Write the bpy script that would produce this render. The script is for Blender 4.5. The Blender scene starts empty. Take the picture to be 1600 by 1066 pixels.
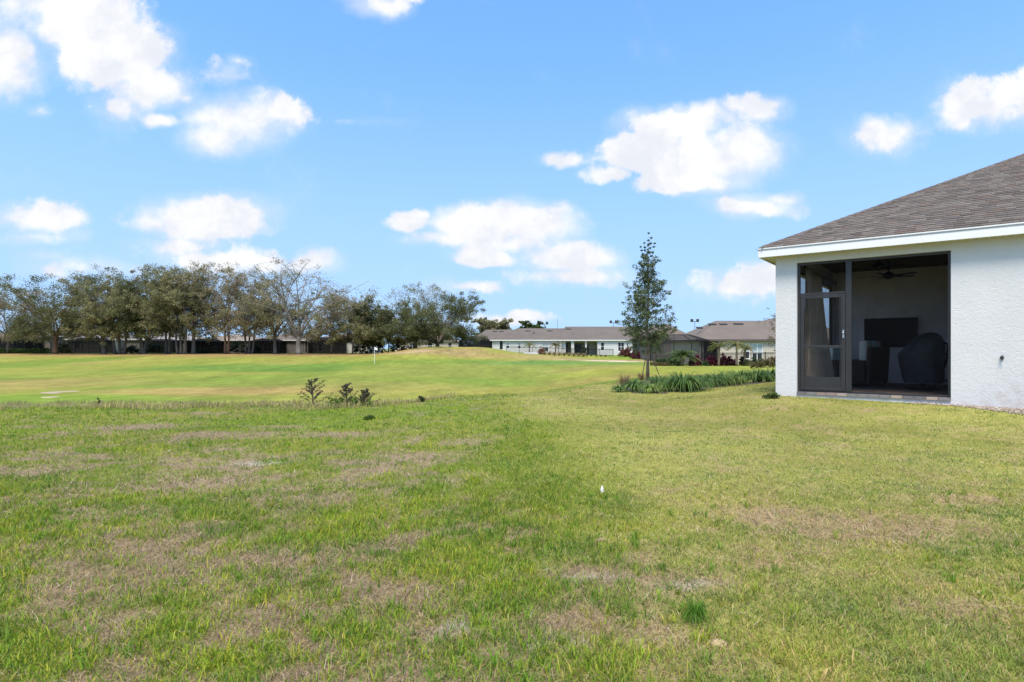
import bpy, math, random
import numpy as np
from mathutils import Vector, Matrix
random.seed(7)
RNG = np.random.default_rng(11)
PI = math.pi
S = bpy.context.scene
COL = S.collection
F = 900.0            # focal length in photo pixels (1600 wide)
EYE = 1.30

# ------------------------------------------------------------------ camera
cd = bpy.data.cameras.new('camera'); cam = bpy.data.objects.new('camera', cd); COL.objects.link(cam)
cam.location = (0, 0, EYE); cam.rotation_euler = (PI/2, 0, 0)
cd.sensor_width = 36.0; cd.lens = 36.0*F/1600.0; cd.shift_y = 0.0075
cd.clip_start = 0.05; cd.clip_end = 9000
S.camera = cam

# ------------------------------------------------------------------ exposure, sun, sky
S.view_settings.view_transform = 'Standard'; S.view_settings.look = 'None'
S.view_settings.gamma = 1.0; S.view_settings.use_curve_mapping = False
S.view_settings.exposure = 1.9
try:
    S.cycles.use_denoising = True
    S.cycles.max_bounces = 8; S.cycles.transparent_max_bounces = 24
    S.cycles.diffuse_bounces = 4; S.cycles.glossy_bounces = 3
except Exception: pass
SUN_EL, SUN_AZ = math.radians(60), math.radians(195)   # azimuth clockwise from +Y
sdir = Vector((math.cos(SUN_EL)*math.sin(SUN_AZ), math.cos(SUN_EL)*math.cos(SUN_AZ), math.sin(SUN_EL)))
ld = bpy.data.lights.new('sun', 'SUN'); ld.energy = 1.5; ld.angle = math.radians(22); ld.color = (1.0, 0.90, 0.76)
sun = bpy.data.objects.new('sun', ld); COL.objects.link(sun)
sun.rotation_euler = sdir.to_track_quat('Z', 'Y').to_euler(); sun.location = (0, 0, 60)

W = bpy.data.worlds.new('World'); S.world = W; W.use_nodes = True

class NT:
    """small node-tree helper: values or sockets go in, sockets come out"""
    def __init__(s, tree): s.t = tree
    def n(s, typ, **kw):
        nd = s.t.nodes.new(typ)
        for k, v in kw.items(): setattr(nd, k, v)
        return nd
    def put(s, sock, v):
        if v is None: return
        if isinstance(v, bpy.types.NodeSocket): s.t.links.new(v, sock)
        else: sock.default_value = v
    def m(s, op, a, b=None, c=None, clamp=False):
        nd = s.n('ShaderNodeMath', operation=op); nd.use_clamp = clamp
        for i, v in enumerate((a, b, c)):
            if v is not None: s.put(nd.inputs[i], v)
        return nd.outputs[0]
    def vm(s, op, a, b=None, out=0):
        nd = s.n('ShaderNodeVectorMath', operation=op)
        s.put(nd.inputs[0], a)
        if b is not None: s.put(nd.inputs[1], b)
        return nd.outputs[out]
    def noise(s, vec, scale, detail=4, rough=0.55, out=0, dist=0.0):
        nd = s.n('ShaderNodeTexNoise')
        s.put(nd.inputs['Vector'], vec); nd.inputs['Scale'].default_value = scale
        nd.inputs['Detail'].default_value = detail; nd.inputs['Roughness'].default_value = rough
        nd.inputs['Distortion'].default_value = dist
        return nd.outputs[out]
    def ramp(s, fac, stops):
        nd = s.n('ShaderNodeValToRGB'); s.put(nd.inputs[0], fac)
        el = nd.color_ramp.elements
        while len(el) < len(stops): el.new(0.5)
        for e, (p, c) in zip(el, stops):
            e.position = p; e.color = (c[0], c[1], c[2], 1) if hasattr(c, '__len__') else (c, c, c, 1)
        return nd.outputs[0]
    def mapr(s, v, a, b, c=0.0, d=1.0, smooth=True):
        nd = s.n('ShaderNodeMapRange'); nd.interpolation_type = 'SMOOTHSTEP' if smooth else 'LINEAR'
        s.put(nd.inputs[0], v)
        for i, q in enumerate((a, b, c, d)): nd.inputs[i+1].default_value = q
        return nd.outputs[0]
    def mix(s, fac, a, b, mode='MIX'):
        nd = s.n('ShaderNodeMix'); nd.data_type = 'RGBA'; nd.blend_type = mode
        s.put(nd.inputs[0], fac)
        for sock, v in ((nd.inputs[6], a), (nd.inputs[7], b)):
            if isinstance(v, bpy.types.NodeSocket): s.t.links.new(v, sock)
            else: sock.default_value = (v[0], v[1], v[2], 1)
        return nd.outputs[2]

def build_sky():
    t = W.node_tree; t.nodes.clear(); N = NT(t)
    sky = N.n('ShaderNodeTexSky'); sky.sky_type = 'NISHITA'; sky.sun_disc = False
    sky.sun_elevation = SUN_EL; sky.sun_rotation = SUN_AZ % (2*PI)
    sky.altitude = 0; sky.air_density = 1.0; sky.dust_density = 0.3; sky.ozone_density = 1.6
    # the band at the very horizon is lifted out of view: haze there is thin in the photo
    g0 = N.n('ShaderNodeTexCoord').outputs['Generated']; LIFT = N.vm('ADD', N.vm('MULTIPLY', g0, (1, 1, .62)), (0, 0, .30))
    N.put(sky.inputs[0], N.vm('NORMALIZE', LIFT))
    skyc = N.mix(1.0, sky.outputs[0], (0.67, 0.92, 1.1), 'MULTIPLY')
    bg = N.n('ShaderNodeBackground'); N.put(bg.inputs[0], skyc); bg.inputs[1].default_value = 0.093
    gen = N.n('ShaderNodeTexCoord').outputs['Generated']
    sep = N.n('ShaderNodeSeparateXYZ'); N.put(sep.inputs[0], gen)
    dx, dy, dz = sep.outputs
    yy = N.m('MAXIMUM', dy, 0.05)
    u = N.m('DIVIDE', dx, yy); v = N.m('DIVIDE', dz, yy)
    # the pale damp air towards the horizon, the same all the way round
    skyc = N.mix(N.mapr(dz, .50, .0, 0, .72), skyc, (1.62, 2.20, 2.80)); N.put(bg.inputs[0], skyc)
    cmb = N.n('ShaderNodeCombineXYZ'); N.put(cmb.inputs[0], u); N.put(cmb.inputs[1], v)
    uv = cmb.outputs[0]
    # warp the outline coordinates a little so no cloud keeps an elliptic edge
    w1 = N.vm('SUBTRACT', N.noise(uv, 9.0, 3, 0.6, out=1), (0.5, 0.5, 0.5))
    uvw = N.vm('ADD', uv, N.vm('MULTIPLY', w1, (0.055, 0.030, 0.0)))
    # cumulus puffs: direction (tangent of azimuth, tangent of height), half sizes, strength
    P = [(110,28,95,46,1),(175,85,85,50,1),(60,10,70,30,.9),(240,135,62,34,.8),(195,165,48,26,.45),(190,45,28,20,.5),(290,150,28,16,.5),
         (15,95,45,58,1),(30,125,35,26,.8),(55,172,26,11,.5),(-60,60,70,60,1),
         (375,185,85,40,1),(340,212,62,28,1),(430,175,42,20,.8),(350,115,32,18,.55),(372,95,20,9,.45),(252,186,32,12,.75),(322,180,40,18,.8),
         (315,338,100,32,1.1),(350,352,72,18,1),(240,350,40,16,.9),(285,385,70,20,.5),(380,408,70,20,.55),(495,408,36,18,.95),(330,405,80,16,.45),
         (62,345,60,25,.85),(50,372,70,14,.6),(70,402,44,12,.4),(15,340,34,20,.7),
         (638,346,30,15,1),(655,334,18,9,.9),(760,352,80,30,1.1),(725,348,52,26,1.05),(835,348,70,30,1.1),(690,372,60,14,.7),(800,380,90,18,.75),
         (890,402,72,24,1.05),(760,402,52,15,.9),(930,402,40,18,.9),(890,432,95,16,.6),(735,450,46,10,.6),(800,344,40,26,1.1),
         (1062,190,78,24,1.05),(1092,176,36,18,1.0),(1110,250,95,44,1.1),(1150,240,72,42,1.1),(1015,244,66,24,.8),(880,248,36,12,.6),(955,268,44,16,.55),
         (1085,285,85,18,1.0),(1195,235,30,30,.8),(985,224,30,16,.7),
         (1178,172,48,20,.7),(1205,163,22,12,.7),(1185,322,62,16,.9),(1215,309,36,12,.8),(1150,448,80,22,.62),(1200,425,40,18,.55),
         (1385,212,54,28,.8),(1360,195,30,16,.6),(1410,208,26,20,.7),(1535,168,70,34,.8),(1570,148,50,26,.7),(1497,190,38,20,.7),(1518,135,24,14,.5),(1640,150,60,40,.9),
         (598,10,40,18,.85),(600,-20,60,24,.9),(700,445,30,8,.3),(820,492,34,9,.65),(790,500,60,10,.5),(1540,330,40,14,.2),(130,420,80,14,.5),(540,190,60,5,.16),
         (-160,330,110,30,.9),(1780,300,120,40,.9),(1760,90,90,40,.8),(300,-110,130,40,.9),(1150,-130,140,44,.9),(800,-210,120,50,.8)]
    f = None
    for (px, py, a, b, k) in P:
        uu, vv = (px-800)/F, (545-py)/F
        d = N.vm('MULTIPLY', N.vm('SUBTRACT', uvw, (uu, vv, 0)), (F/(a*1.36), F/(b*1.36), 0))
        e = N.m('SUBTRACT', 1.0, N.vm('LENGTH', d, out=1))
        if k != 1: e = N.m('MULTIPLY', e, k) if k > 1 else N.m('SUBTRACT', N.m('MULTIPLY', N.m('MAXIMUM', e, -1.0), k), (1-k)*0.12)
        if f is None: f = e
        else:
            nd = N.n('ShaderNodeMath', operation='SMOOTH_MAX'); N.put(nd.inputs[0], f); N.put(nd.inputs[1], e); nd.inputs[2].default_value = 0.16
            f = nd.outputs[0]
    n1 = N.noise(uv, 13.0, 8, 0.60); n2 = N.noise(uv, 42.0, 6, 0.62)
    edge = N.m('ADD', N.m('MULTIPLY', N.m('SUBTRACT', n1, 0.5), 1.0), N.m('MULTIPLY', N.m('SUBTRACT', n2, 0.5), 0.46))
    dens = N.m('ADD', f, edge)
    veil = N.m('ADD', f, N.m('MULTIPLY', N.m('SUBTRACT', N.noise(uvw, 6.0, 6, .66), 0.5), 1.5))
    front_a = N.m('MAXIMUM', N.mapr(N.m('DIVIDE', N.m('ADD', dens, 0.04), N.mapr(N.noise(uv, 5.0, 3, .6), .40, .62, .27, .95)), 0, 1), N.mapr(veil, -0.18, 0.72, 0, .58))
    # the rest of the sky: scattered cumulus of the same kind from noise on a high plane
    zz = N.m('MAXIMUM', dz, 0.06)
    c2 = N.n('ShaderNodeCombineXYZ'); N.put(c2.inputs[0], N.m('DIVIDE', dx, zz)); N.put(c2.inputs[1], N.m('DIVIDE', dy, zz))
    g = N.noise(c2.outputs[0], 1.15, 7, 0.55)
    gen_a = N.m('MULTIPLY', N.mapr(g, 0.475, 0.64), N.mapr(dz, 0.02, 0.16))
    infront = N.m('MULTIPLY', N.mapr(dy, 0.42, 0.62), N.mapr(v, 1.0, 0.72))
    alpha = N.m('ADD', N.m('MULTIPLY', front_a, infront), N.m('MULTIPLY', gen_a, N.m('SUBTRACT', 1.0, infront)), clamp=True)
    alpha = N.m('MULTIPLY', alpha, N.mapr(dz, -0.01, 0.03))
    alpha = N.m('MULTIPLY', alpha, 0.97)
    body = N.noise(uvw, 11.0, 6, 0.6)
    cc = N.mix(N.mapr(N.m('ADD', body, N.m('MULTIPLY', dens, 0.10)), 0.40, 0.66), (0.83, 0.85, 0.91), (1.0, 1.0, 1.0))
    bgc = N.n('ShaderNodeBackground'); N.put(bgc.inputs[0], cc); bgc.inputs[1].default_value = 0.278
    mx = N.n('ShaderNodeMixShader'); N.put(mx.inputs[0], alpha)
    t.links.new(bg.outputs[0], mx.inputs[1]); t.links.new(bgc.outputs[0], mx.inputs[2])
    out = N.n('ShaderNodeOutputWorld'); t.links.new(mx.outputs[0], out.inputs[0])
build_sky()

# ------------------------------------------------------------------ numpy noise
def _hash(ix, iy, seed):
    h = (ix.astype(np.int64)*374761393 + iy.astype(np.int64)*668265263 + seed*1442695041) & 0x7fffffff
    h = ((h ^ (h >> 13))*1274126177) & 0x7fffffff
    h = (h ^ (h >> 16)) & 0xffff
    return h/65535.0
def vnoise(x, y, seed=0):
    x = np.asarray(x, float); y = np.asarray(y, float)
    ix = np.floor(x); iy = np.floor(y); fx = x-ix; fy = y-iy
    fx = fx*fx*(3-2*fx); fy = fy*fy*(3-2*fy)
    a = _hash(ix, iy, seed); b = _hash(ix+1, iy, seed); c = _hash(ix, iy+1, seed); d = _hash(ix+1, iy+1, seed)
    return (a*(1-fx)+b*fx)*(1-fy)+(c*(1-fx)+d*fx)*fy
def fbm(x, y, seed=0, oct=4, gain=0.5):
    s = 0; a = 1; tot = 0
    for k in range(oct):
        s = s+a*vnoise(np.asarray(x)*2**k+17.3*k, np.asarray(y)*2**k-9.1*k, seed+k); tot += a; a *= gain
    return s/tot
def sst(a, b, x):
    t = np.clip((x-a)/(b-a), 0, 1); return t*t*(3-2*t)

# ------------------------------------------------------------------ the lie of the land
EX, EN = np.array([0.7916, -0.6112]), np.array([0.6112, 0.7916])   # along the near house's back wall, into the house
HC = np.array([5.964, 13.03])                                        # its visible corner
def lawn_edge(x):
    x = np.asarray(x, float); wob = .9*(fbm(x*.55, x*0+3.1, 151, 3)-.5)*sst(6, 0, x)
    return wob+np.interp(x, [-60, -11, -4.3, -2.6, -1.7, 0.9, 3.3, 10, 60], [12.6, 12.4, 12.7, 13.6, 15.2, 16.9, 21.5, 27, 60])
FAR_L = ([0, 20, 30, 48, 72, 88, 97, 108, 140, 400, 4000], [-1.0, -1.0, -1.02, -.92, -.62, -.05, .36, .42, .42, .4, .4])
FAR_R = ([0, 20, 35, 65, 90, 100, 106, 112, 140, 400, 4000], [0, -.03, -.25, -.5, -.55, -.42, -.05, .06, .12, .3, .4])
def ground_z(x, y):
    x = np.asarray(x, float); y = np.asarray(y, float)
    t = y-lawn_edge(x)
    fl = np.interp(y, *FAR_L); fr = np.interp(y, *FAR_R)
    k = sst(-0.02, 0.20, x/np.maximum(y, 6.0))*sst(-1, 8, x)
    far = fl*(1-k)+fr*k
    b = sst(0.0, 9.0, t)
    near = 0.05*(fbm(x*0.35, y*0.35, 3, 2)-0.5)+0.03*(fbm(x*1.3, y*1.3, 5, 2)-.5)
    z = near*(1-b)+far*b
    z = z+b*0.22*(fbm(x*0.06, y*0.06, 9, 3)-0.5)*sst(20, 40, y)*sst(130, 90, y)
    # green-side mound with its shoulder running down to the right
    z = z+1.30*np.exp(-((x+13.2)/6.5)**2-((y-96)/7.5)**2)
    z = z+1.00*np.exp(-((x+4.5)/5.0)**2-((y-97)/6.0)**2)
    # pad of the near house
    px, py = x-HC[0], y-HC[1]
    s = px*EX[0]+py*EX[1]; w = px*EN[0]+py*EN[1]
    dd = np.hypot(np.maximum(np.maximum(-s, s-12.0), 0), np.maximum(np.maximum(-w, w-16.0), 0))
    z = z*(1-sst(3.4, 0.2, dd))+0.245*sst(3.4, 0.2, dd)-0.012*np.clip(s, 0, 12)*sst(3.4, .2, dd)
    return z
def gz(x, y): return float(ground_z(np.array([x]), np.array([y]))[0])
def at(px, D): return (px-800)/F*D

# colours of the ground itself: grass, dead thatch, sand (linear)
def smix(a, b, t): return a*(1-t[:, None])+b*t[:, None]
C_ = lambda *v: np.array(v, float)
LUSH, OLIVE, YEL, THATCH, TAN, SANDC = C_(.160,.205,.032), C_(.215,.210,.052), C_(.300,.290,.078), C_(.265,.200,.128), C_(.360,.265,.135), C_(.50,.43,.33)
def cover(x, y):
    """share of living grass 0..1 and share of house turf 0..1"""
    bx = 0.75+0.45*(fbm(y*0.9, x*0.3, 21, 3)-0.5)*2-0.09*np.clip(y-7, 0, 8)
    turf = sst(-0.9, 0.75, x-bx+0.8*(fbm(x*2.2, y*2.2, 23, 3)-.5))
    c = fbm(x*0.75, y*0.62, 31, 4, 0.55)
    c2 = fbm(x*2.6, y*2.6, 37, 3)
    c3 = fbm(x*7.5, y*7.5, 39, 2)
    wild = sst(0.33, 0.61, 0.30*c+0.36*c2+0.34*c3+0.045*np.clip(y-5, 0, 7)/3)
    t2 = 0.72+0.7*(fbm(x*1.4, y*1.4, 41, 3)-.5)+.9*(c3-.5)
    for (cx, cy, r) in ((2.45, 4.15, .55), (2.05, 4.6, .42), (3.0, 4.3, .4), (3.9, 5.0, .35), (1.55, 3.6, .35), (2.2, 2.9, .3)):
        t2 = t2-0.62*np.exp(-(((x-cx)/r)**2+((y-cy)/(r*0.55))**2)*0.9)
    t2 = np.clip(t2+.3*sst(3.4, 2.4, y)*sst(1.2, 2.2, x), 0.04, 1)
    strip = np.exp(-((x-bx+0.35)/0.8)**2)*sst(3.8, 5.2, y)*sst(12, 7.5, y)
    cov = wild*(1-turf)+t2*turf
    cov = np.clip(cov+0.42*strip, 0, 1)
    for (cx, cy, r) in ((.50, 3.35, .34), (.95, 3.25, .36), (.27, 2.75, .34), (-1.3, 3.6, .5), (-.6, 3.15, .4), (-3.0, 5.6, .7), (-1.8, 4.9, .6), (-2.0, 3.3, .4), (-1.05,7.0,.6), (-4.4,8.6,.9),(-6.2,9.6,.9),(-2.6,8.8,.7)):
        cov = cov*(1-0.95*np.exp(-(((x-cx)/r)**2+((y-cy)/(r*.55))**2)))
    return cov, turf, strip
def ground_color(x, y):
    cov, turf, strip = cover(x, y)
    v = fbm(x*0.5, y*0.5, 51, 3)
    wildc = smix(np.broadcast_to(THATCH, (len(x), 3)), smix(np.broadcast_to(OLIVE, (len(x), 3)), np.broadcast_to(LUSH, (len(x), 3)), sst(.35, .65, v)), sst(.1, .9, cov))
    turfc = smix(np.broadcast_to(TAN, (len(x), 3)), smix(np.broadcast_to(YEL, (len(x), 3)), np.broadcast_to(OLIVE, (len(x), 3)), sst(.4, .75, v)), sst(.1, .8, cov))
    lawn = smix(wildc, turfc, turf)
    lawn = smix(lawn, np.broadcast_to(C_(.22,.24,.042), (len(x), 3)), 0.6*strip)
    for (cx, cy, rx, ry) in ((.47, 3.30, .17, .05), (.98, 3.18, .13, .05), (.20, 2.62, .12, .05), (-.28, 2.7, .10, .05), (.15,3.5,.12,.04), (-2.9,6.6,.3,.1)):
        q = np.exp(-(((x-cx)/rx)**2+((y-cy)/ry)**2)+0.5*(fbm(x*30, y*30, 61, 2)-.5))
        lawn = smix(lawn, np.broadcast_to(C_(.46,.41,.36), (len(x), 3)), np.clip(q, 0, 1)*.8)
    hs = (x-HC[0])*EX[0]+(y-HC[1])*EX[1]; hw = (x-HC[0])*EN[0]+(y-HC[1])*EN[1]
    lawn = smix(lawn, np.broadcast_to(C_(.23,.17,.115), (len(x), 3)), sst(-.06-.78*sst(3.0, 4.5, hs), .03-.70*sst(3.0, 4.5, hs), hw)*sst(2.4, 3.0, hs)*.9)
    # golf course: everything past the lawn's edge
    ang = x/np.maximum(y, 5.0)
    G, GY, GB, PUTT = C_(.165,.225,.034), C_(.245,.255,.048), C_(.300,.235,.075), C_(.220,.250,.046)
    n = fbm(x*0.10, y*0.05, 71, 4)
    n2 = fbm(x*0.35, y*0.09, 73, 3)
    L = len(x); B = lambda c: np.broadcast_to(c, (L, 3))
    golf = smix(B(GY), B(G), sst(.46, .60, n))
    golf = smix(golf, B(GB), sst(.52, .70, fbm(x*.13+5, y*.055, 77, 4))*.6)
    def blob(cx, cy, rx, ry, c, k=1.0, soft=.35):
        nonlocal golf
        d = np.hypot((x-cx)/rx, (y-cy)/ry)+0.5*(fbm(x*.25, y*.12, 79, 3)-.5)
        golf = smix(golf, B(c), k*sst(1+soft, 1-soft, d))
    blob(-24, 84, 24, 7, GY, .8)
    blob(-38, 50, 22, 5, GY, .6)
    blob(-24, 62, 15, 9, C_(.120,.205,.034), .85)                 # deep green fairway tongue at the left
    blob(-14, 42, 14, 10, G, .6)
    blob(-30, 38, 9, 4, GB, .3)
    blob(-9, 34, 7, 4.5, GB, .4); blob(-17, 32, 7, 3, C_(.34,.23,.085), .6); blob(-22, 26, 9, 3, C_(.16,.25,.03), .8)
    blob(0, 62, 17, 17, PUTT, .95, .10)                          # putting surface
    blob(-1.5, 62, 13, 13, C_(.20,.225,.045), .5, .2)
    blob(8, 74, 12, 6, C_(.115,.225,.05), .8)                      # cool green collar
    blob(-10, 78, 9, 4, C_(.12,.21,.03), .6)
    blob(6, 32, 9, 4, C_(.29,.23,.06), .5); blob(1, 28, 6, 3, C_(.27,.24,.05), .5)
    blob(7, 88, 11, 5, C_(.33,.25,.12), .85); blob(17, 84, 8, 4, C_(.42,.31,.2), .8)
    blob(-2, 88, 9, 4, C_(.30,.235,.075), .8)
    blob(-11, 91, 7, 3, C_(.30,.22,.10), .8); blob(-14, 99, 5, 4, G, .8)
    golf = smix(golf, B(C_(.32,.20,.085)), sst(88, 93, y)*sst(112, 100, y)*sst(-12, -19, x)*.8)
    blob(13, 42, 9, 9, C_(.255,.265,.04), .8); blob(9, 52, 6, 5, GB, .5); blob(20, 50, 8, 10, C_(.25,.27,.045), .8)
    golf = smix(golf, B(C_(.20,.20,.06)), sst(112, 130, y))
    bank = sst(19.5, 20.6, y)*sst(25.0, 22.0, y+1.5*(fbm(x*.4, y*.4, 91, 3)-.5))*sst(-1.5, -5.0, x)
    golf = smix(golf, smix(B(C_(.215,.175,.095)), B(C_(.17,.19,.05)), sst(.42, .62, fbm(x*.7, y*.9, 93, 3))), bank*.85)
    # tangle of dry grass in the dip behind the crest
    t = y-lawn_edge(x)
    dip = sst(-.3, .4, t)*sst(9, 5, t)*sst(1.5, -2.0, x)
    golf = smix(golf, smix(B(C_(.20,.165,.09)), B(C_(.16,.17,.05)), sst(.4, .6, fbm(x*.6, y*.6, 83, 3))), dip)
    c = smix(lawn, golf, sst(-.6, .8, t+1.2*(fbm(x*.7, y*.7, 87, 3)-.5)))
    st = fbm(x*.9, y*.22, 89, 3); return c*(0.78+0.26*n2+.18*st)[:, None]

# ------------------------------------------------------------------ object helpers
def tag(o, label=None, cat=None, group=None, kind=None):
    if label: o['label'] = label
    if cat: o['category'] = cat
    if group: o['group'] = group
    if kind: o['kind'] = kind
    return o
def root(name, loc, label, cat, group=None, rz=0.0):
    o = bpy.data.objects.new(name, None); COL.objects.link(o); o.empty_display_size = .3
    o.location = loc; o.rotation_euler = (0, 0, rz)
    return tag(o, label, cat, group)
class MB:
    def __init__(s): s.v = []; s.f = []; s.mi = []
    def add(s, vs, fs, m=0):
        o = len(s.v); s.v.extend([tuple(p) for p in vs]); s.f.extend([tuple(i+o for i in f) for f in fs]); s.mi.extend([m]*len(fs)); return s
    def box(s, a, b, m=0):
        (x0, y0, z0), (x1, y1, z1) = a, b
        return s.add([(x0,y0,z0),(x1,y0,z0),(x1,y1,z0),(x0,y1,z0),(x0,y0,z1),(x1,y0,z1),(x1,y1,z1),(x0,y1,z1)],
                     [(0,3,2,1),(4,5,6,7),(0,1,5,4),(1,2,6,5),(2,3,7,6),(3,0,4,7)], m)
    def bar(s, p, q, w, h=None, m=0):
        p, q = Vector(p), Vector(q); d = (q-p).normalized(); h = h or w
        up = Vector((0, 0, 1)) if abs(d.z) < .95 else Vector((0, 1, 0))
        a = d.cross(up).normalized()*w/2; b = a.cross(d).normalized()*h/2
        vs = [p-a-b, p+a-b, p+a+b, p-a+b, q-a-b, q+a-b, q+a+b, q-a+b]
        return s.add(vs, [(0,3,2,1),(4,5,6,7),(0,1,5,4),(1,2,6,5),(2,3,7,6),(3,0,4,7)], m)
    def tube(s, pts, rs, n=6, m=0, cap=True):
        pts = [Vector(p) for p in pts]; vs = []; fs = []
        for i, p in enumerate(pts):
            d = (pts[min(i+1, len(pts)-1)]-pts[max(i-1, 0)])
            d = d.normalized() if d.length > 1e-9 else Vector((0, 0, 1))
            up = Vector((0, 0, 1)) if abs(d.z) < .9 else Vector((1, 0, 0))
            a = d.cross(up).normalized(); b = a.cross(d)
            r = rs[i] if hasattr(rs, '__len__') else rs
            for k in range(n):
                t = 2*PI*k/n; vs.append(p+a*math.cos(t)*r+b*math.sin(t)*r)
        for i in range(len(pts)-1):
            for k in range(n):
                fs.append((i*n+k, i*n+(k+1) % n, (i+1)*n+(k+1) % n, (i+1)*n+k))
        if cap: fs.append(tuple(range(n-1, -1, -1))); fs.append(tuple(range((len(pts)-1)*n, len(pts)*n)))
        return s.add(vs, fs, m)
    def lathe(s, c, prof, n=16, m=0):
        vs = []; fs = []
        for r, z in prof:
            for k in range(n): vs.append((c[0]+r*math.cos(2*PI*k/n), c[1]+r*math.sin(2*PI*k/n), c[2]+z))
        for i in range(len(prof)-1):
            for k in range(n): fs.append((i*n+k, i*n+(k+1) % n, (i+1)*n+(k+1) % n, (i+1)*n+k))
        fs.append(tuple(range(n-1, -1, -1))); fs.append(tuple(range((len(prof)-1)*n, len(prof)*n)))
        return s.add(vs, fs, m)
    def mesh(s, name, mats):
        me = bpy.data.meshes.new(name); me.from_pydata(s.v, [], s.f)
        for q in (mats if isinstance(mats, (list, tuple)) else [mats]): me.materials.append(q)
        if any(s.mi): me.polygons.foreach_set('material_index', s.mi)
        me.update(); return me
    def build(s, name, mats, parent=None, smooth=False, bevel=0.0, loc=None):
        me = s.mesh(name, mats)
        if smooth: me.polygons.foreach_set('use_smooth', [True]*len(me.polygons))
        o = bpy.data.objects.new(name, me); COL.objects.link(o)
        if parent: o.parent = parent
        if loc: o.location = loc
        if bevel:
            md = o.modifiers.new('bevel', 'BEVEL'); md.width = bevel; md.segments = 2; md.limit_method = 'ANGLE'
        return o
def obj(name, me, parent=None, loc=None):
    o = bpy.data.objects.new(name, me); COL.objects.link(o)
    if parent: o.parent = parent
    if loc is not None: o.location = loc
    return o
def np_mesh(name, V, Fc, mat, colors=None, smooth=False):
    """V (n,3), Fc list of (m,k) index arrays"""
    me = bpy.data.meshes.new(name)
    me.vertices.add(len(V)); me.vertices.foreach_set('co', np.asarray(V, np.float32).ravel())
    Fs = Fc if isinstance(Fc, list) else [Fc]
    loops = np.concatenate([f.ravel() for f in Fs]).astype(np.int32)
    sizes = np.concatenate([np.full(len(f), f.shape[1]) for f in Fs]).astype(np.int32)
    me.loops.add(len(loops)); me.loops.foreach_set('vertex_index', loops)
    me.polygons.add(len(sizes)); st = np.zeros(len(sizes), np.int32); st[1:] = np.cumsum(sizes)[:-1]
    me.polygons.foreach_set('loop_start', st)
    try: me.polygons.foreach_set('loop_total', sizes)
    except Exception: pass
    if smooth: me.polygons.foreach_set('use_smooth', np.ones(len(sizes), bool))
    me.update(calc_edges=True)
    if colors is not None:
        ca = me.color_attributes.new('Col', 'FLOAT_COLOR', 'POINT')
        c4 = np.ones((len(V), 4), np.float32); c4[:, :3] = colors; ca.data.foreach_set('color', c4.ravel())
    me.materials.append(mat); me.validate(); return me

# ------------------------------------------------------------------ materials
def new_mat(name):
    m = bpy.data.materials.new(name); m.use_nodes = True; t = m.node_tree; t.nodes.clear()
    N = NT(t); b = N.n('ShaderNodeBsdfPrincipled'); o = N.n('ShaderNodeOutputMaterial'); t.links.new(b.outputs[0], o.inputs[0])
    return m, N, b, o
def mat(name, c, rough=.7, metal=0, var=.12, scale=6, bump=0.0, bscale=40, spec=.4, stretch=(1,1,1)):
    m, N, b, o = new_mat(name)
    tc = N.n('ShaderNodeTexCoord').outputs['Object']
    vec = N.vm('MULTIPLY', tc, stretch)
    n = N.noise(vec, scale, 5, .6)
    k = N.mapr(n, .25, .75, 1-var, 1+var, False)
    col = N.mix(1.0, c, N.ramp(0.0, [(0, 1), (1, 1)]), 'MULTIPLY')
    nd = N.vm('SCALE', (c[0], c[1], c[2])); N.put(nd.node.inputs['Scale'], k)
    N.put(b.inputs['Base Color'], nd)
    b.inputs['Roughness'].default_value = rough; b.inputs['Metallic'].default_value = metal
    b.inputs['Specular IOR Level'].default_value = spec
    if bump:
        bp = N.n('ShaderNodeBump'); bp.inputs['Strength'].default_value = bump; bp.inputs['Distance'].default_value = .02
        N.put(bp.inputs['Height'], N.noise(vec, bscale, 4, .6)); N.put(b.inputs['Normal'], bp.outputs[0])
    return m
def leaf_mat(name, trans=.35, rough=.55):
    m, N, b, o = new_mat(name)
    a = N.n('ShaderNodeAttribute'); a.attribute_name = 'Col'
    N.put(b.inputs['Base Color'], a.outputs['Color']); b.inputs['Roughness'].default_value = rough
    b.inputs['Specular IOR Level'].default_value = .25
    tr = N.n('ShaderNodeBsdfTranslucent'); N.put(tr.inputs[0], a.outputs['Color'])
    mx = N.n('ShaderNodeMixShader'); mx.inputs[0].default_value = trans
    N.t.links.new(b.outputs[0], mx.inputs[1]); N.t.links.new(tr.outputs[0], mx.inputs[2]); N.t.links.new(mx.outputs[0], o.inputs[0])
    return m
M_leaf = leaf_mat('foliage', .48); M_grass = leaf_mat('grass_blades', .35, .6)
def screen_mat(name, op, c):
    m, N, b, o = new_mat(name)
    b.inputs['Base Color'].default_value = (*c, 1); b.inputs['Roughness'].default_value = .8; b.inputs['Specular IOR Level'].default_value = .04
    tr = N.n('ShaderNodeBsdfTransparent'); mx = N.n('ShaderNodeMixShader')
    n = N.noise(N.n('ShaderNodeTexCoord').outputs['Object'], 3.0, 3)
    N.put(mx.inputs[0], N.mapr(n, .3, .7, op-.03, op+.03, False))
    N.t.links.new(tr.outputs[0], mx.inputs[1]); N.t.links.new(b.outputs[0], mx.inputs[2]); N.t.links.new(mx.outputs[0], o.inputs[0])
    return m
M_screen = screen_mat('insect_screen', .235, (.004,.004,.0045)); M_cagescreen = screen_mat('pool_cage_screen', .84, (.010,.011,.012))
M_glass = mat('window_glass', (.03,.035,.042), .08, 0, .3, 2, spec=.6)
M_shade = mat('window_shade', (.42,.47,.46), .4, 0, .1, 2)
M_white = mat('white_paint', (.80,.80,.80), .55, 0, .03, 3, .05, 120)
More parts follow.
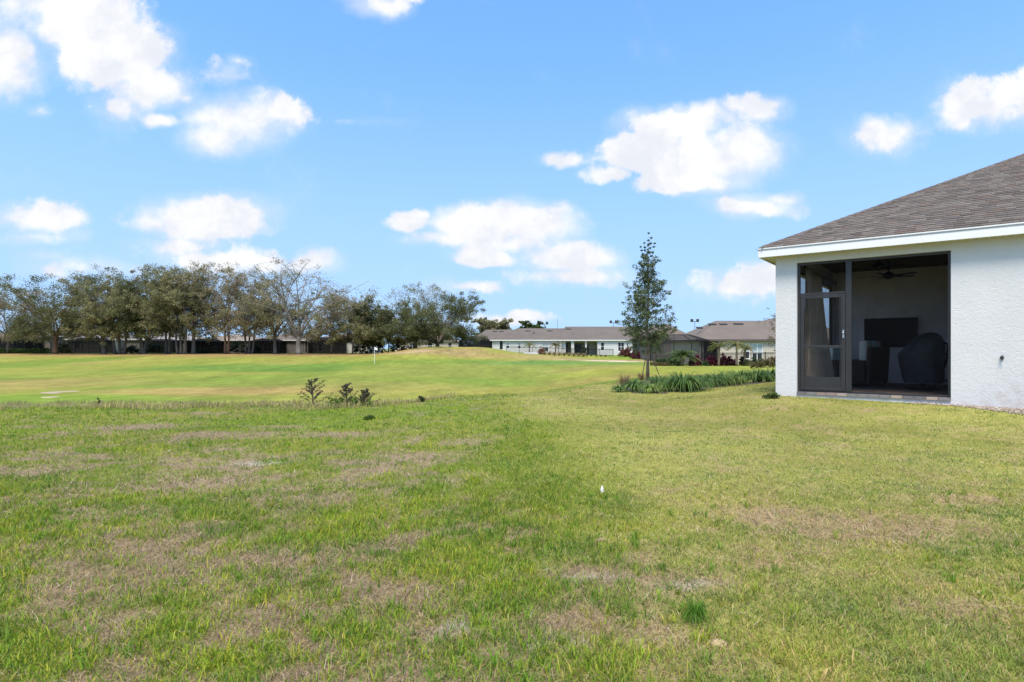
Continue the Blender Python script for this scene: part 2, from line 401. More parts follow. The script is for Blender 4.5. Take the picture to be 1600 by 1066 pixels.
M_fascia = mat('white_aluminium_fascia', (.70,.695,.685), .4, 0, .02, 2)
M_soffit = mat('vinyl_soffit', (.62,.60,.46), .6, 0, .05, 3)
M_bronze = mat('bronze_frame', (.030,.028,.027), .42, .2, .15, 5, spec=.5)
M_black = mat('black_metal', (.010,.010,.011), .5, .1, .2, 5)
M_steel = mat('steel', (.55,.55,.56), .3, 1, .1, 9)
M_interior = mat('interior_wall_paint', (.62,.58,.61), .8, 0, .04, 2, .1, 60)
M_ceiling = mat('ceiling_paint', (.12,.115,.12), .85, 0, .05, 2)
M_curtain = mat('curtain_fabric', (.62,.57,.52), .9, 0, .06, 8, .1, 300)
def sheer(m, k):
    t = m.node_tree; N = NT(t); b = [n for n in t.nodes if n.type == 'BSDF_PRINCIPLED'][0]; o = [n for n in t.nodes if n.type == 'OUTPUT_MATERIAL'][0]
    tr = N.n('ShaderNodeBsdfTranslucent'); tr.inputs[0].default_value = (.76, .71, .66, 1); mx = N.n('ShaderNodeMixShader'); mx.inputs[0].default_value = k
    t.links.new(b.outputs[0], mx.inputs[1]); t.links.new(tr.outputs[0], mx.inputs[2]); t.links.new(mx.outputs[0], o.inputs[0])
sheer(M_curtain, .68)
M_wicker = None
M_cream = mat('cream_stucco', (.50,.44,.36), .85, 0, .05, 1.2, .15, 14)
M_wwall = mat('white_stucco', (.54,.54,.52), .85, 0, .04, .8, .1, 14)
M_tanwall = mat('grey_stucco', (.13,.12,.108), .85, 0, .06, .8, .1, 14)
M_bark = mat('oak_bark', (.125,.108,.090), .95, 0, .45, 1.2, .6, 9, stretch=(1,1,.3))
M_barkr = mat('reddish_bark', (.155,.090,.055), .95, 0, .4, 1.2, .6, 9, stretch=(1,1,.3))
M_barkp = mat('pale_lichen_bark', (.20,.175,.145), .95, 0, .4, 1.2, .6, 9, stretch=(1,1,.3))
M_ybark = mat('young_bark', (.17,.125,.088), .9, 0, .35, 8, .4, 40, stretch=(1,1,.3))
M_palmtr = mat('palm_trunk', (.20,.15,.10), .95, 0, .4, 6, .6, 30, stretch=(.3,.3,3))
M_wood = mat('stake_wood', (.15,.10,.065), .85, 0, .3, 5, .2, 30)
M_conc = mat('concrete', (.33,.315,.31), .9, 0, .12, 1.5, .2, 20)
M_sand = mat('bunker_sand', (.33,.26,.17), .95, 0, .25, 1.2, .4, 8)
M_pave = mat('porch_paver', (.17,.135,.12), .85, 0, .25, 4, .2, 30)
M_mulch = mat('mulch', (.085,.062,.045), .95, 0, .5, 20, .8, 60)
M_tv = mat('tv_screen', (.004,.004,.005), .35, 0, .1, 3, spec=.2)
M_cover = mat('vinyl_cover', (.046,.060,.073), .5, 0, .3, 3, .7, 7)
M_cushw = mat('cushion_stripe_white', (.58,.58,.54), .9, 0, .05, 12)
M_hose = mat('brass_tap', (.06,.055,.05), .4, .7, .2, 20)
M_flag = mat('flag_cloth', (.75,.72,.70), .8, 0, .05, 6)
M_vent = mat('roof_vent_metal', (.045,.040,.038), .6, .2, .2, 6)
def stucco_mat():
    m, N, b, o = new_mat('white_sprayed_stucco')
    tc = N.n('ShaderNodeTexCoord').outputs['Object']
    big = N.noise(tc, 1.3, 4, .6); fine = N.noise(tc, 55, 5, .65); mid = N.noise(tc, 16, 4, .6)
    c = N.mix(N.mapr(big, .3, .75), (.555,.555,.55), (.60,.595,.585))
    # splash-back dirt: a stain with its own shape low on the wall to the right
    sp = N.n('ShaderNodeSeparateXYZ'); N.put(sp.inputs[0], tc)
    st = N.m('MULTIPLY', N.mapr(sp.outputs[2], 1.05, .25), N.mapr(sp.outputs[0], 3.3, 4.1))
    st = N.m('MULTIPLY', st, N.mapr(N.noise(tc, 5, 5, .7), .40, .70))
    c = N.mix(N.m('MULTIPLY', st, .85), c, (.45,.40,.36))
    base = N.m('MULTIPLY', N.mapr(sp.outputs[2], .42, .24), N.mapr(N.noise(tc, 7, 5, .7), .38, .7))
    c = N.mix(N.m('MULTIPLY', base, .45), c, (.48,.42,.35))
    N.put(b.inputs['Base Color'], c); b.inputs['Roughness'].default_value = .9; b.inputs['Specular IOR Level'].default_value = .2
    bp = N.n('ShaderNodeBump'); bp.inputs['Strength'].default_value = .75; bp.inputs['Distance'].default_value = .014
    N.put(bp.inputs['Height'], N.m('ADD', fine, N.m('MULTIPLY', mid, .8))); N.put(b.inputs['Normal'], bp.outputs[0])
    return m
M_stucco = stucco_mat()
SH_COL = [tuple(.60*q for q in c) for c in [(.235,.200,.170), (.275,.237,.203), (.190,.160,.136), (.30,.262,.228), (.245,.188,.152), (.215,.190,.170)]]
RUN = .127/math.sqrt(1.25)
def shingle_mat(name, c):
    m, N, b, o = new_mat(name); tc = N.n('ShaderNodeTexCoord').outputs['Object']
    sp = N.n('ShaderNodeSeparateXYZ'); N.put(sp.inputs[0], tc)
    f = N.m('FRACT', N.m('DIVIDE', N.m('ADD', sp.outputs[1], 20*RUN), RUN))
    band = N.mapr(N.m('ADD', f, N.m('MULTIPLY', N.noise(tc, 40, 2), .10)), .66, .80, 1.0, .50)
    g = N.mapr(N.noise(tc, 150, 4, .7), .3, .7, .75, 1.25, False); g2 = N.mapr(N.noise(tc, 7, 3), .3, .7, .9, 1.1, False)
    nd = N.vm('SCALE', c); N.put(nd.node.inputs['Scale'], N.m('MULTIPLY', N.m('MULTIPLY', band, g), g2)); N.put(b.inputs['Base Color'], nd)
    b.inputs['Roughness'].default_value = .95; b.inputs['Specular IOR Level'].default_value = .15
    return m
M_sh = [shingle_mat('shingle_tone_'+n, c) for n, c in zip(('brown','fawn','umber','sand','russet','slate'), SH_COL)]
def far_roof_mat(name, a, b2, row=.15):
    m, N, b, o = new_mat(name)
    tc = N.n('ShaderNodeTexCoord').outputs['Object']
    n = N.noise(tc, .5, 3); n2 = N.noise(N.vm('MULTIPLY', tc, (1, 1, 3)), 4, 4, .7)
    c = N.mix(N.mapr(N.m('ADD', N.m('MULTIPLY', n, .5), N.m('MULTIPLY', n2, .5)), .32, .66), a, b2)
    N.put(b.inputs['Base Color'], c); b.inputs['Roughness'].default_value = .95
    return m
M_roofg = far_roof_mat('grey_brown_shingle', (.105,.086,.069), (.138,.115,.094))
M_roofb = far_roof_mat('warm_brown_shingle', (.125,.100,.079), (.158,.128,.103))
M_roofl = far_roof_mat('pale_grey_shingle', (.22,.205,.20), (.285,.265,.255))
M_rooft = far_roof_mat('tan_shingle', (.24,.19,.15), (.29,.235,.19))
def ground_mat(name, fair=False):
    m, N, b, o = new_mat(name)
    a = N.n('ShaderNodeAttribute'); a.attribute_name = 'Col'
    tc = N.n('ShaderNodeTexCoord').outputs['Object']
    f1 = N.noise(tc, 70, 4, .7); f2 = N.noise(tc, 14, 5, .7); f3 = N.noise(tc, 2.2, 4, .6)
    k = N.m('ADD', N.m('MULTIPLY', N.mapr(f1, .25, .75, .48, 1.40, False), N.mapr(f2, .3, .7, .78, 1.22, False)), 0.0)
    k = N.m('MULTIPLY', k, N.mapr(f3, .3, .7, .92, 1.08, False))
    if fair:
        s1 = N.noise(N.vm('MULTIPLY', tc, (1, .45, 1)), 1.1, 6, .72); s2 = N.noise(N.vm('MULTIPLY', tc, (1, .3, 1)), .32, 5, .65)
        k = N.m('MULTIPLY', k, N.m('MULTIPLY', N.mapr(s1, .3, .7, .74, 1.26, False), N.mapr(s2, .3, .7, .86, 1.14, False)))
    c = N.vm('SCALE', a.outputs['Color']); N.put(c.node.inputs['Scale'], k)
    N.put(b.inputs['Base Color'], c); b.inputs['Roughness'].default_value = 1; b.inputs['Specular IOR Level'].default_value = .08
    bp = N.n('ShaderNodeBump'); bp.inputs['Strength'].default_value = .7; bp.inputs['Distance'].default_value = .03
    N.put(bp.inputs['Height'], N.m('ADD', f2, N.m('MULTIPLY', f1, .6))); N.put(b.inputs['Normal'], bp.outputs[0])
    return m
M_ground = ground_mat('turf_soil'); M_fair = ground_mat('mown_turf', True)

# ------------------------------------------------------------------ ground: one graded sheet, split at the lawn's edge
def graded(lo, hi, step, end, ratio=1.10, other=None):
    a = list(np.arange(lo, hi+1e-6, step))
    s = step; up = [a[-1]]
    while up[-1] < end: s *= ratio; up.append(up[-1]+s)
    o = other if other is not None else -end
    s = step; dn = [a[0]]
    while dn[-1] > o: s *= ratio; dn.append(dn[-1]-s)
    return np.array(dn[::-1][:-1]+a+up[1:])
def build_ground():
    xs = graded(-13, 13, .14, 3200, 1.055); ys = graded(1.4, 23, .12, 3600, 1.045, other=-60)
    X, Y = np.meshgrid(xs, ys); x = X.ravel(); y = Y.ravel()
    z = ground_z(x, y); c = ground_color(x, y)
    nx, ny = len(xs), len(ys)
    i = np.arange(nx-1)[None, :]+np.arange(ny-1)[:, None]*nx
    Q = np.stack([i, i+1, i+1+nx, i+nx], -1).reshape(-1, 4)
    cx = x[Q].mean(1); cy = y[Q].mean(1); is_l = cy < lawn_edge(cx)
    V = np.stack([x, y, z], 1)
    for nm, sel, mt in (('lawn', is_l, M_ground), ('golf_course_turf', ~is_l, M_fair)):
        q = Q[sel]; used = np.unique(q); rm = np.zeros(len(V), np.int64); rm[used] = np.arange(len(used))
        o = obj(nm, np_mesh(nm, V[used], rm[q], mt, c[used], True)); tag(o, kind='structure')
build_ground()

# ------------------------------------------------------------------ grass
def blades(n, x, y, h, w, col, lean=.5, seg=2, flat=None):
    """blades rooted on the ground; seg 2 bends, seg 1 is one triangle"""
    z = ground_z(x, y)
    a = RNG.uniform(0, 2*PI, n); dx, dy = np.cos(a), np.sin(a)
    l = RNG.uniform(.15, 1, n)*lean if flat is None else flat
    p = RNG.uniform(0, 2*PI, n); wx, wy = np.cos(p)*w/2, np.sin(p)*w/2
    b0 = np.stack([x-wx, y-wy, z-.004], 1); b1 = np.stack([x+wx, y+wy, z-.004], 1)
    hz = h*np.sqrt(np.maximum(1-np.minimum(l, .97)**2, .02))
    tip = np.stack([x+dx*h*l, y+dy*h*l, z+hz], 1)
    if seg == 1:
        V = np.concatenate([b0, b1, tip]); i = np.arange(n)
        return V, np.stack([i, i+n, i+2*n], 1), np.concatenate([col, col, col*1.05])
    bend = RNG.uniform(.0, .55, n); tip[:, 2] -= hz*bend*.75
    mx, my, mz = x+dx*h*l*.42, y+dy*h*l*.42, z+hz*(.60+.12*bend)
    m0 = np.stack([mx-wx*.75, my-wy*.75, mz], 1); m1 = np.stack([mx+wx*.75, my+wy*.75, mz], 1)
    V = np.concatenate([b0, b1, m0, m1, tip]); i = np.arange(n)
    T = np.concatenate([np.stack([i, i+n, i+3*n], 1), np.stack([i, i+3*n, i+2*n], 1), np.stack([i+2*n, i+3*n, i+4*n], 1)])
    return V, T, np.concatenate([col, col, col, col, col])
GREENS = np.array([(.180,.310,.016),(.240,.355,.020),(.095,.180,.020),(.330,.370,.034),(.155,.190,.040),(.43,.40,.050)])
DRY = np.array([(.45,.35,.195),(.34,.255,.14),(.52,.42,.26),(.23,.160,.085),(.48,.35,.14),(.16,.115,.065)])
TURFG = np.array([(.270,.325,.052),(.205,.280,.040),(.38,.35,.100),(.125,.200,.028),(.48,.385,.170)])
SIDE = None
def wedge(n, d0, d1, pw=2.0, marg=1.06):
    y = (RNG.uniform(d0**pw, d1**pw, n))**(1/pw)
    x = RNG.uniform(-1, 1, n)*y*.889*marg
    if SIDE: x = RNG.choice((-1, 1), n)*(y*.889*marg+SIDE*RNG.random(n))
    return x, y
def not_house(x, y):
    s = (x-HC[0])*EX[0]+(y-HC[1])*EX[1]; w = (x-HC[0])*EN[0]+(y-HC[1])*EN[1]
    return ~((s > -.02) & (w > -.03-.08*sst(2.6, 3.3, s)-.72*sst(3.1, 4.5, s)+.22*(fbm(s*4, w*4, 131, 3)-.5)*sst(3, 3.6, s)))
def pick(pal, n, p=None): return pal[RNG.choice(len(pal), n, p=p)]*RNG.uniform(.82, 1.18, (n, 1))
def grass_layer(n, d0, d1, seg, hs, ws, pw=1.6, fin=None, fout=None):
    x, y = wedge(n, d0, d1, pw)
    q = np.ones(n)
    if fin: q = q*sst(fin[0], fin[1], y)
    if fout: q = q*sst(fout[1], fout[0], y)
    kq = RNG.random(n) < q; x, y = x[kq], y[kq]; n = len(x)
    # gather a share of the blades into tufts
    k = RNG.random(n) < .45
    j = RNG.integers(0, max(n//14, 1), n)
    tx, ty = x[j], y[j]
    r = .012+.022*RNG.random(n)
    x = np.where(k, tx+RNG.normal(0, 1, n)*r*1.2, x); y = np.where(k, ty+RNG.normal(0, 1, n)*r*1.2, y)
    keep = (y < lawn_edge(x)+1.0) & not_house(x, y) & (y > 1.4)
    x, y, k = x[keep], y[keep], k[keep]; n = len(x)
    cov, turf, strip = cover(x, y)
    u = RNG.random(n)
    clump = fbm(x*9, y*9, 101, 3)
    green = u < np.clip(.10+.92*cov+.75*(clump-.5), .03, .97)
    dry_keep = RNG.random(n) < (.95-.45*cov)
    keep = green | dry_keep
    x, y, green, cov, turf, strip, k, clump = [q[keep] for q in (x, y, green, cov, turf, strip, k, clump)]; n = len(x)
    g = np.where((turf > RNG.random(n))[:, None], pick(TURFG, n, [.34,.24,.16,.12,.14]), pick(GREENS, n, [.26,.20,.22,.12,.12,.08]))
    g = np.where((strip > RNG.random(n)*1.3)[:, None], pick(np.array([(.17,.245,.020),(.21,.26,.03),(.13,.21,.02)]), n), g)
    hue = np.clip((fbm(x*2.4, y*2.4, 103, 4)-.5)*1.9+.5, 0, 1)
    g = g*np.stack([.62+.70*hue, .78+.40*hue, .85+.2*hue], 1)
    col = np.where(green[:, None], g, pick(DRY, n))
    h = RNG.uniform(*hs, n)*np.where(green, .75+.7*clump, .9)*np.where(turf > .5, .60, .86)*np.where(strip > .4, 1.2, 1)
    h = h*np.where(k & green & (RNG.random(n) < .25), 1.45, 1.0)*(1+.45*sst(3.3, 2.4, y)*turf)
    w = RNG.uniform(*ws, n)*np.where(green, 1.0, .7)
    fl = np.where(green, np.where(turf > .5, RNG.uniform(.50, .985, n), RNG.uniform(.38, .985, n)), RNG.uniform(.8, .999, n))
    return blades(n, x, y, h, w, col, seg=seg, flat=fl)
def join(parts):
    V = []; T = []; C = []; o = 0
    for v, t, c in parts: V.append(v); T.append(t+o); C.append(c); o += len(v)
    return np.concatenate(V), np.concatenate(T), np.concatenate(C)
def build_grass():
    parts = [grass_layer(330000, 1.95, 6.2, 2, (.026, .074), (.0026, .0054), 1.45, None, (3.6, 6.2)),
             grass_layer(270000, 3.4, 12.0, 1, (.030, .066), (.0048, .0095), 1.45, (3.4, 5.6), (7.0, 12.0)),
             grass_layer(230000, 6.5, 24.0, 1, (.030, .062), (.009, .018), 1.5, (6.5, 11.0))]
    global SIDE
    SIDE = 3.2; parts += [grass_layer(60000, 1.5, 5.0, 1, (.026, .074), (.005, .009), 1.2), grass_layer(90000, 4.5, 16.0, 1, (.030, .066), (.009, .016), 1.2)]; SIDE = None
    # loose straw and runners lying over the thatch
    n = 80000; x, y = wedge(n, 1.95, 10.5, 1.3); cv, tf, _ = cover(x, y)
    kp = (RNG.random(n) < (.85-.60*cv)*sst(10.5, 3.0, y)) & not_house(x, y); x, y, cv = x[kp], y[kp], cv[kp]; n = len(x)
    sc_ = np.clip(y/3.2, .8, 2.2)
    v, t, c = blades(n, x, y, RNG.uniform(.04, .12, n), RNG.uniform(.0016, .0034, n)*sc_, pick(np.array([(.54,.42,.25),(.44,.33,.19),(.62,.52,.36),(.11,.080,.055),(.20,.145,.10),(.40,.37,.10),(.085,.062,.042),(.09,.065,.045)]), n), seg=2, flat=RNG.uniform(.985, 1.0, n))
    v[:, 2] += np.tile(RNG.uniform(.004, .020, n), 5); parts.append((v, t, c))
    # a few taller yellow-green weeds near the lens
    n = 950; x, y = wedge(n, 2.05, 5.2, 1.2); kp = ((x < 1.0) | (RNG.random(n) < .35)) & (fbm(x*1.6, y*1.6, 141, 3) > .44); x, y = x[kp], y[kp]
    rep = RNG.integers(6, 18, len(x)); tone = np.repeat(RNG.integers(0, 4, len(x)), rep); sz = np.repeat(RNG.uniform(.6, 1.15, len(x)), rep); x = np.repeat(x, rep)+RNG.normal(0, .010, rep.sum()); y = np.repeat(y, rep)+RNG.normal(0, .010, rep.sum()); n = len(x)
    parts.append(blades(n, x, y, RNG.uniform(.05, .115, n)*sz, RNG.uniform(.0035, .0068, n), np.array([(.27,.34,.026),(.15,.29,.020),(.34,.33,.050),(.12,.235,.018)])[tone]*RNG.uniform(.8, 1.2, (n, 1)), seg=2, flat=RNG.uniform(.25, .94, n)))
    V, T, C = join(parts)
    tag(obj('lawn_grass', np_mesh('lawn_grass', V, T, M_grass, C)), 'short patchy green and straw coloured grass covering the foreground lawn', 'grass', kind='stuff')
    # long dry grass along the dip behind the crest
    n = 9500; x = RNG.uniform(-17, -1.6, n); y = lawn_edge(x)+RNG.gamma(1.6, .55, n)-.35
    kp = (np.abs(x) < y*.96) & (fbm(x*.8, y*.8, 111, 3) > .47-.06*(x > -6)); x, y = x[kp], y[kp]; n = len(x)
    hh = RNG.uniform(.02, .17, n)*(.35+1.1*fbm(x*.9, y*.9, 113, 2))*sst(2.0, -3.0, x)
    a = blades(n, x, y, hh+.05, RNG.uniform(.006, .014, n), pick(np.array([(.46,.37,.17),(.37,.30,.13),(.30,.31,.07),(.24,.20,.10),(.52,.42,.20)]), n), seg=2, flat=RNG.uniform(.15, .97, n))
    n = 26000; x = RNG.uniform(-24, -2.0, n); y = RNG.uniform(19.0, 25.0, n)
    kp = (np.abs(x) < y*.96) & (fbm(x*.7, y*.9, 111, 3) > .42); x, y = x[kp], y[kp]; n = len(x)
    a2 = blades(n, x, y, RNG.uniform(.04, .30, n)*(.25+1.0*fbm(x*.8, y*.8, 117, 2))*sst(-1.5, -6, x), RNG.uniform(.010, .022, n), pick(np.array([(.36,.29,.15),(.28,.23,.12),(.24,.26,.06),(.19,.16,.09),(.42,.34,.18)]), n), seg=1, flat=RNG.uniform(.2, .97, n))
    V, T, C = join([a, a2])
    tag(obj('tall_dry_grass', np_mesh('tall_dry_grass', V, T, M_grass, C)), 'tangled tall dry brown grass in the dip behind the lawn crest', 'grass', kind='stuff')
build_grass()

# ------------------------------------------------------------------ trees and plants
def leaf_cloud(cent, spread, per, size, pal, flat=.0, droop=0):
    cent = np.asarray(cent); nC = len(cent)
    idx = np.repeat(np.arange(nC), per); n = len(idx)
    sp = np.asarray(spread); sp = sp if sp.ndim else np.full(nC, float(sp))
    d = RNG.normal(0, 1, (n, 3)); d /= np.maximum(np.linalg.norm(d, axis=1), 1e-6)[:, None]
    d *= (RNG.random(n)**.45)[:, None]
    p = cent[idx]+d*sp[idx][:, None]*np.array([1, 1, .72-.0*flat])
    if droop: p[:, 2] -= np.abs(RNG.normal(0, droop, n))
    nrm = RNG.normal(0, 1, (n, 3)); nrm[:, 2] = np.abs(nrm[:, 2])+flat; nrm /= np.linalg.norm(nrm, axis=1)[:, None]
    r = RNG.normal(0, 1, (n, 3)); a = np.cross(nrm, r); a /= np.linalg.norm(a, axis=1)[:, None]; b = np.cross(nrm, a)
    s = RNG.uniform(.6, 1.3, n)*size
    V = np.concatenate([p-a*s[:, None]*.9, p-b*s[:, None]*.45, p+a*s[:, None]*.9, p+b*s[:, None]*.45])
    i = np.arange(n); Q = np.stack([i, i+n, i+2*n, i+3*n], 1)
    tone = RNG.uniform(.75, 1.25, nC)
    c = pal[RNG.integers(0, len(pal), n)]*(tone[idx]*RNG.uniform(.8, 1.2, n))[:, None]
    return V, Q, np.concatenate([c]*4)
OAKPAL = np.array([(.095,.092,.040),(.120,.112,.050),(.145,.130,.066),(.075,.078,.034),(.155,.132,.078)])
OAKGREY = np.array([(.175,.145,.098),(.145,.126,.078),(.205,.170,.122),(.110,.104,.054)])
OAKDARK = np.array([(.066,.074,.030),(.085,.090,.036),(.108,.106,.046),(.054,.060,.025)])
def curve(p, q, bend, n=5):
    p, q = Vector(p), Vector(q); out = []
    for i in range(n):
        t = i/(n-1); v = p.lerp(q, t)+Vector(bend)*math.sin(PI*t)
        out.append(v)
    return out
def oak(px, D, Ht, halfw, label, pal=OAKPAL, bark=None, trunk=.30, lean=0.0, r0=.42, dens=1.0, stems=1, bare=0.0, low=.28, group='oak trees along the far side of the golf course', name='oak_tree', leaf=.135):
    x0 = at(px, D); z0 = gz(x0, D); rt = root(name, (x0, D, z0-.08), label, 'tree', group); r0 = r0*.62; halfw = halfw*1.12
    bark = bark or M_bark
    rnd = random.Random(int(px*7+D*13))
    mb = MB(); tips = []
    for st in range(stems):
        bx = 0 if stems == 1 else (st-(stems-1)/2)*r0*2.1
        fz = Ht*trunk*rnd.uniform(.85, 1.15)
        top = Vector((bx*1.8+lean*fz, rnd.uniform(-.4, .4), fz))
        rr = r0*(1 if stems == 1 else .68)
        tk = curve((bx, 0, 0), top, (rnd.uniform(-.15, .15), 0, 0), 6)
        mb.tube(tk, [rr*1.45, rr*1.1, rr*.98, rr*.92, rr*.9, rr*.95], 8)
        nl = max(5, int(round(9*(1.0 if stems == 1 else .62))))
        for k in range(nl):
            a = 2*PI*(k+rnd.random()*.7)/nl
            el = rnd.uniform(.0, 1.0)**.9
            rad = halfw*rnd.uniform(.55, .85)*math.sqrt(max(1-(el*.85)**2, .1))
            tgt = Vector((math.cos(a)*rad+bx*2.0+lean*Ht*.6, math.sin(a)*rad*.9, Ht*(low+.12+(.86-low-.12)*el)))
            L1 = curve(top-Vector((0, 0, rnd.uniform(0, .25)*fz)), tgt, (rnd.uniform(-.6, .6), rnd.uniform(-.5, .5), rnd.uniform(.0, .09)*Ht), 6)
            mb.tube(L1, [rr*.55, rr*.42, rr*.32, rr*.24, rr*.17, rr*.10], 6, cap=False)
            for q in range(6):
                i = rnd.choice((2, 3, 3, 4, 4, 5)); s0 = L1[i]
                dirv = (tgt-top).normalized()
                off = Vector((rnd.gauss(0, 1), rnd.gauss(0, 1), rnd.gauss(.25, .65)))
                ln = halfw*rnd.uniform(.25, .5)
                e = s0+(dirv*.75+off*.62)*ln
                e.z = min(max(e.z, Ht*low), Ht*.97)
                L2 = curve(s0, e, (rnd.uniform(-.25, .25), rnd.uniform(-.25, .25), rnd.uniform(0, .4)), 4)
                mb.tube(L2, [rr*.18, rr*.13, rr*.09, rr*.05], 5, cap=False)
                for w in range(4):
                    i2 = rnd.choice((1, 2, 3, 3)); s1 = L2[i2]
                    ee = s1+Vector((rnd.gauss(0, .8), rnd.gauss(0, .8), rnd.gauss(.35, .6)))*halfw*.20
                    ee.z = min(max(ee.z, Ht*low*.9), Ht)
                    mb.tube([s1, s1.lerp(ee, .5)+Vector((0, 0, .1)), ee], [rr*.055, rr*.04, rr*.022], 4, cap=False)
                    tips.append(tuple(ee)); 
                    if rnd.random() < .5: tips.append(tuple(s1.lerp(ee, .5)))
    for k in range(int(46*max(dens, .6))):
        a = rnd.uniform(0, 2*PI); rad = halfw*rnd.uniform(.35, 1.0); z = Ht*rnd.uniform(low+.03, low+.24)*(1.0+.25*(1-rad/halfw))
        e = Vector((math.cos(a)*rad+lean*Ht*.4, math.sin(a)*rad*.9, z)); s_ = Vector((e.x*.45, e.y*.45, z+Ht*rnd.uniform(.10, .22)))
        mb.tube(curve(s_, e, (0, 0, .05*Ht), 4), [r0*.09, r0*.07, r0*.045, r0*.02], 4, cap=False)
        for q in range(3): tips.append(tuple(s_.lerp(e, 1.02-.22*q)+Vector((0, 0, -.1*q))))
    mb.build('trunk', bark, rt, smooth=True)
    tips = np.array(tips)
    keep = RNG.random(len(tips)) > bare*sst(Ht*.35, Ht*.9, tips[:, 2])
    tips = tips[keep]
    per = max(22, int(62*dens))
    sp = RNG.uniform(.35, 1.0, len(tips))*halfw*.16
    V, Q, c = leaf_cloud(tips, sp, per, leaf, pal, .3, droop=.12)
    obj('crown', np_mesh('crown', V, Q, M_leaf, c), rt)
    return rt
OAKPAL, OAKGREY, OAKDARK = OAKPAL*2.15*C_(.98,1,.95), OAKGREY*1.95*C_(.98,1,.95), OAKDARK*1.65*C_(.98,1,.92)
oaks = [
 (12, 104, 11.6, 6.6, 'grey green oak cut by the left photo edge, shading the low screened house', OAKGREY, M_bark, .28, 0, .35, .9, 1, .15),
 (87, 100, 13.4, 8.0, 'broad round dark oak with reddish trunk left of the small white gable wall', OAKDARK, M_barkr, .25, 0, .62, 1.25, 1, 0),
 (163, 101, 13.6, 6.5, 'oak with a pale leaning trunk right of the white gable wall', OAKPAL, M_barkp, .30, -.10, .42, 1.1, 1, .05),
 (187, 99, 13.7, 5.6, 'oak with a cluster of ridged trunks right of the leaning trunk', OAKPAL, M_bark, .30, .03, .52, 1.0, 3, .1),
 (222, 100, 14.6, 6.0, 'darkest low forked oak in the thick of the left tree row', OAKDARK, M_bark, .22, .05, .5, 1.1, 2, .1),
 (262, 101, 14.9, 5.8, 'tall brownish oak with paired stems left of centre of the tree row', OAKPAL, M_bark, .30, .02, .46, .95, 2, .15),
 (283, 98, 15.0, 5.8, 'tall oak with several slim grey stems beside the palest trunk', OAKPAL, M_bark, .32, 0, .44, .8, 3, .25),
 (302, 101, 14.6, 5.6, 'oak with one straight pale trunk left of the tan roofed screened porch', OAKPAL, M_barkp, .34, .04, .46, .8, 1, .3),
 (354, 99, 15.3, 5.6, 'tallest thin topped oak right of the tan roofed screened porch', OAKGREY, M_barkr, .32, 0, .42, .7, 2, .4),
 (389, 101, 14.0, 5.4, 'multi stemmed oak hung with grey moss between tallest and spreading oaks', OAKGREY, M_bark, .30, .02, .42, .8, 3, .3),
 (430, 100, 14.2, 6.2, 'dark trunked forked oak just left of the big bare spreading oak', OAKPAL, M_bark, .26, 0, .48, .7, 1, .35),
 (467, 98, 15.2, 8.4, 'big half bare spreading oak with fanned pale limbs', OAKGREY, M_barkp, .22, 0, .70, .55, 1, .55),
 (517, 103, 11.8, 5.4, 'low grey brown oak at the right shoulder of the half bare spreading oak', OAKGREY, M_bark, .28, .05, .3, .9, 1, .25),
 (551, 100, 10.4, 5.0, 'small open oak with a thin leaning trunk left of the golf flag', OAKPAL, M_bark, .30, .06, .27, .9, 1, .3),
 (607, 100, 9.6, 4.0, 'slim straight oak directly behind the golf flag', OAKDARK, M_bark, .42, 0, .17, .8, 1, .25),
 (577, 103, 9.2, 4.0, 'short bushy oak left of the slim oak behind the flag', OAKDARK, M_bark, .20, 0, .2, 1.1, 1, .1),
 (650, 106, 12.2, 7.0, 'tall open oak with visible pale limbs at the left back of the mound', OAKPAL, M_barkp, .26, 0, .45, .75, 1, .35),
 (684, 101, 9.5, 7.6, 'dense dark spreading oak on top of the grassy mound', OAKDARK, M_bark, .13, .02, .55, 1.5, 1, 0),
]
for (px, D, H, hw, lab, pal, bark, tr, ln, r0, de, st, ba) in oaks:
    oak(px, D, H, hw, lab, pal, bark, tr, ln, r0, de, st, ba, low=.16 if px < 560 else .12)
shrub_later = [(733, 126, 3.0, 2.2), (716, 128, 3.0, 2.0)]
oak(768, 138, 8.2, 4.3, 'round grey green oak standing behind the leftmost white house roof', OAKPAL, None, .25, 0, .3, 1.0, group='trees behind the white houses', leaf=.22)
oak(831, 170, 9.0, 3.4, 'light green treetop peeking over the white house roof', np.array([(.09,.13,.035),(.12,.15,.05)]), None, .4, 0, .25, .9, group='trees behind the white houses', leaf=.28)

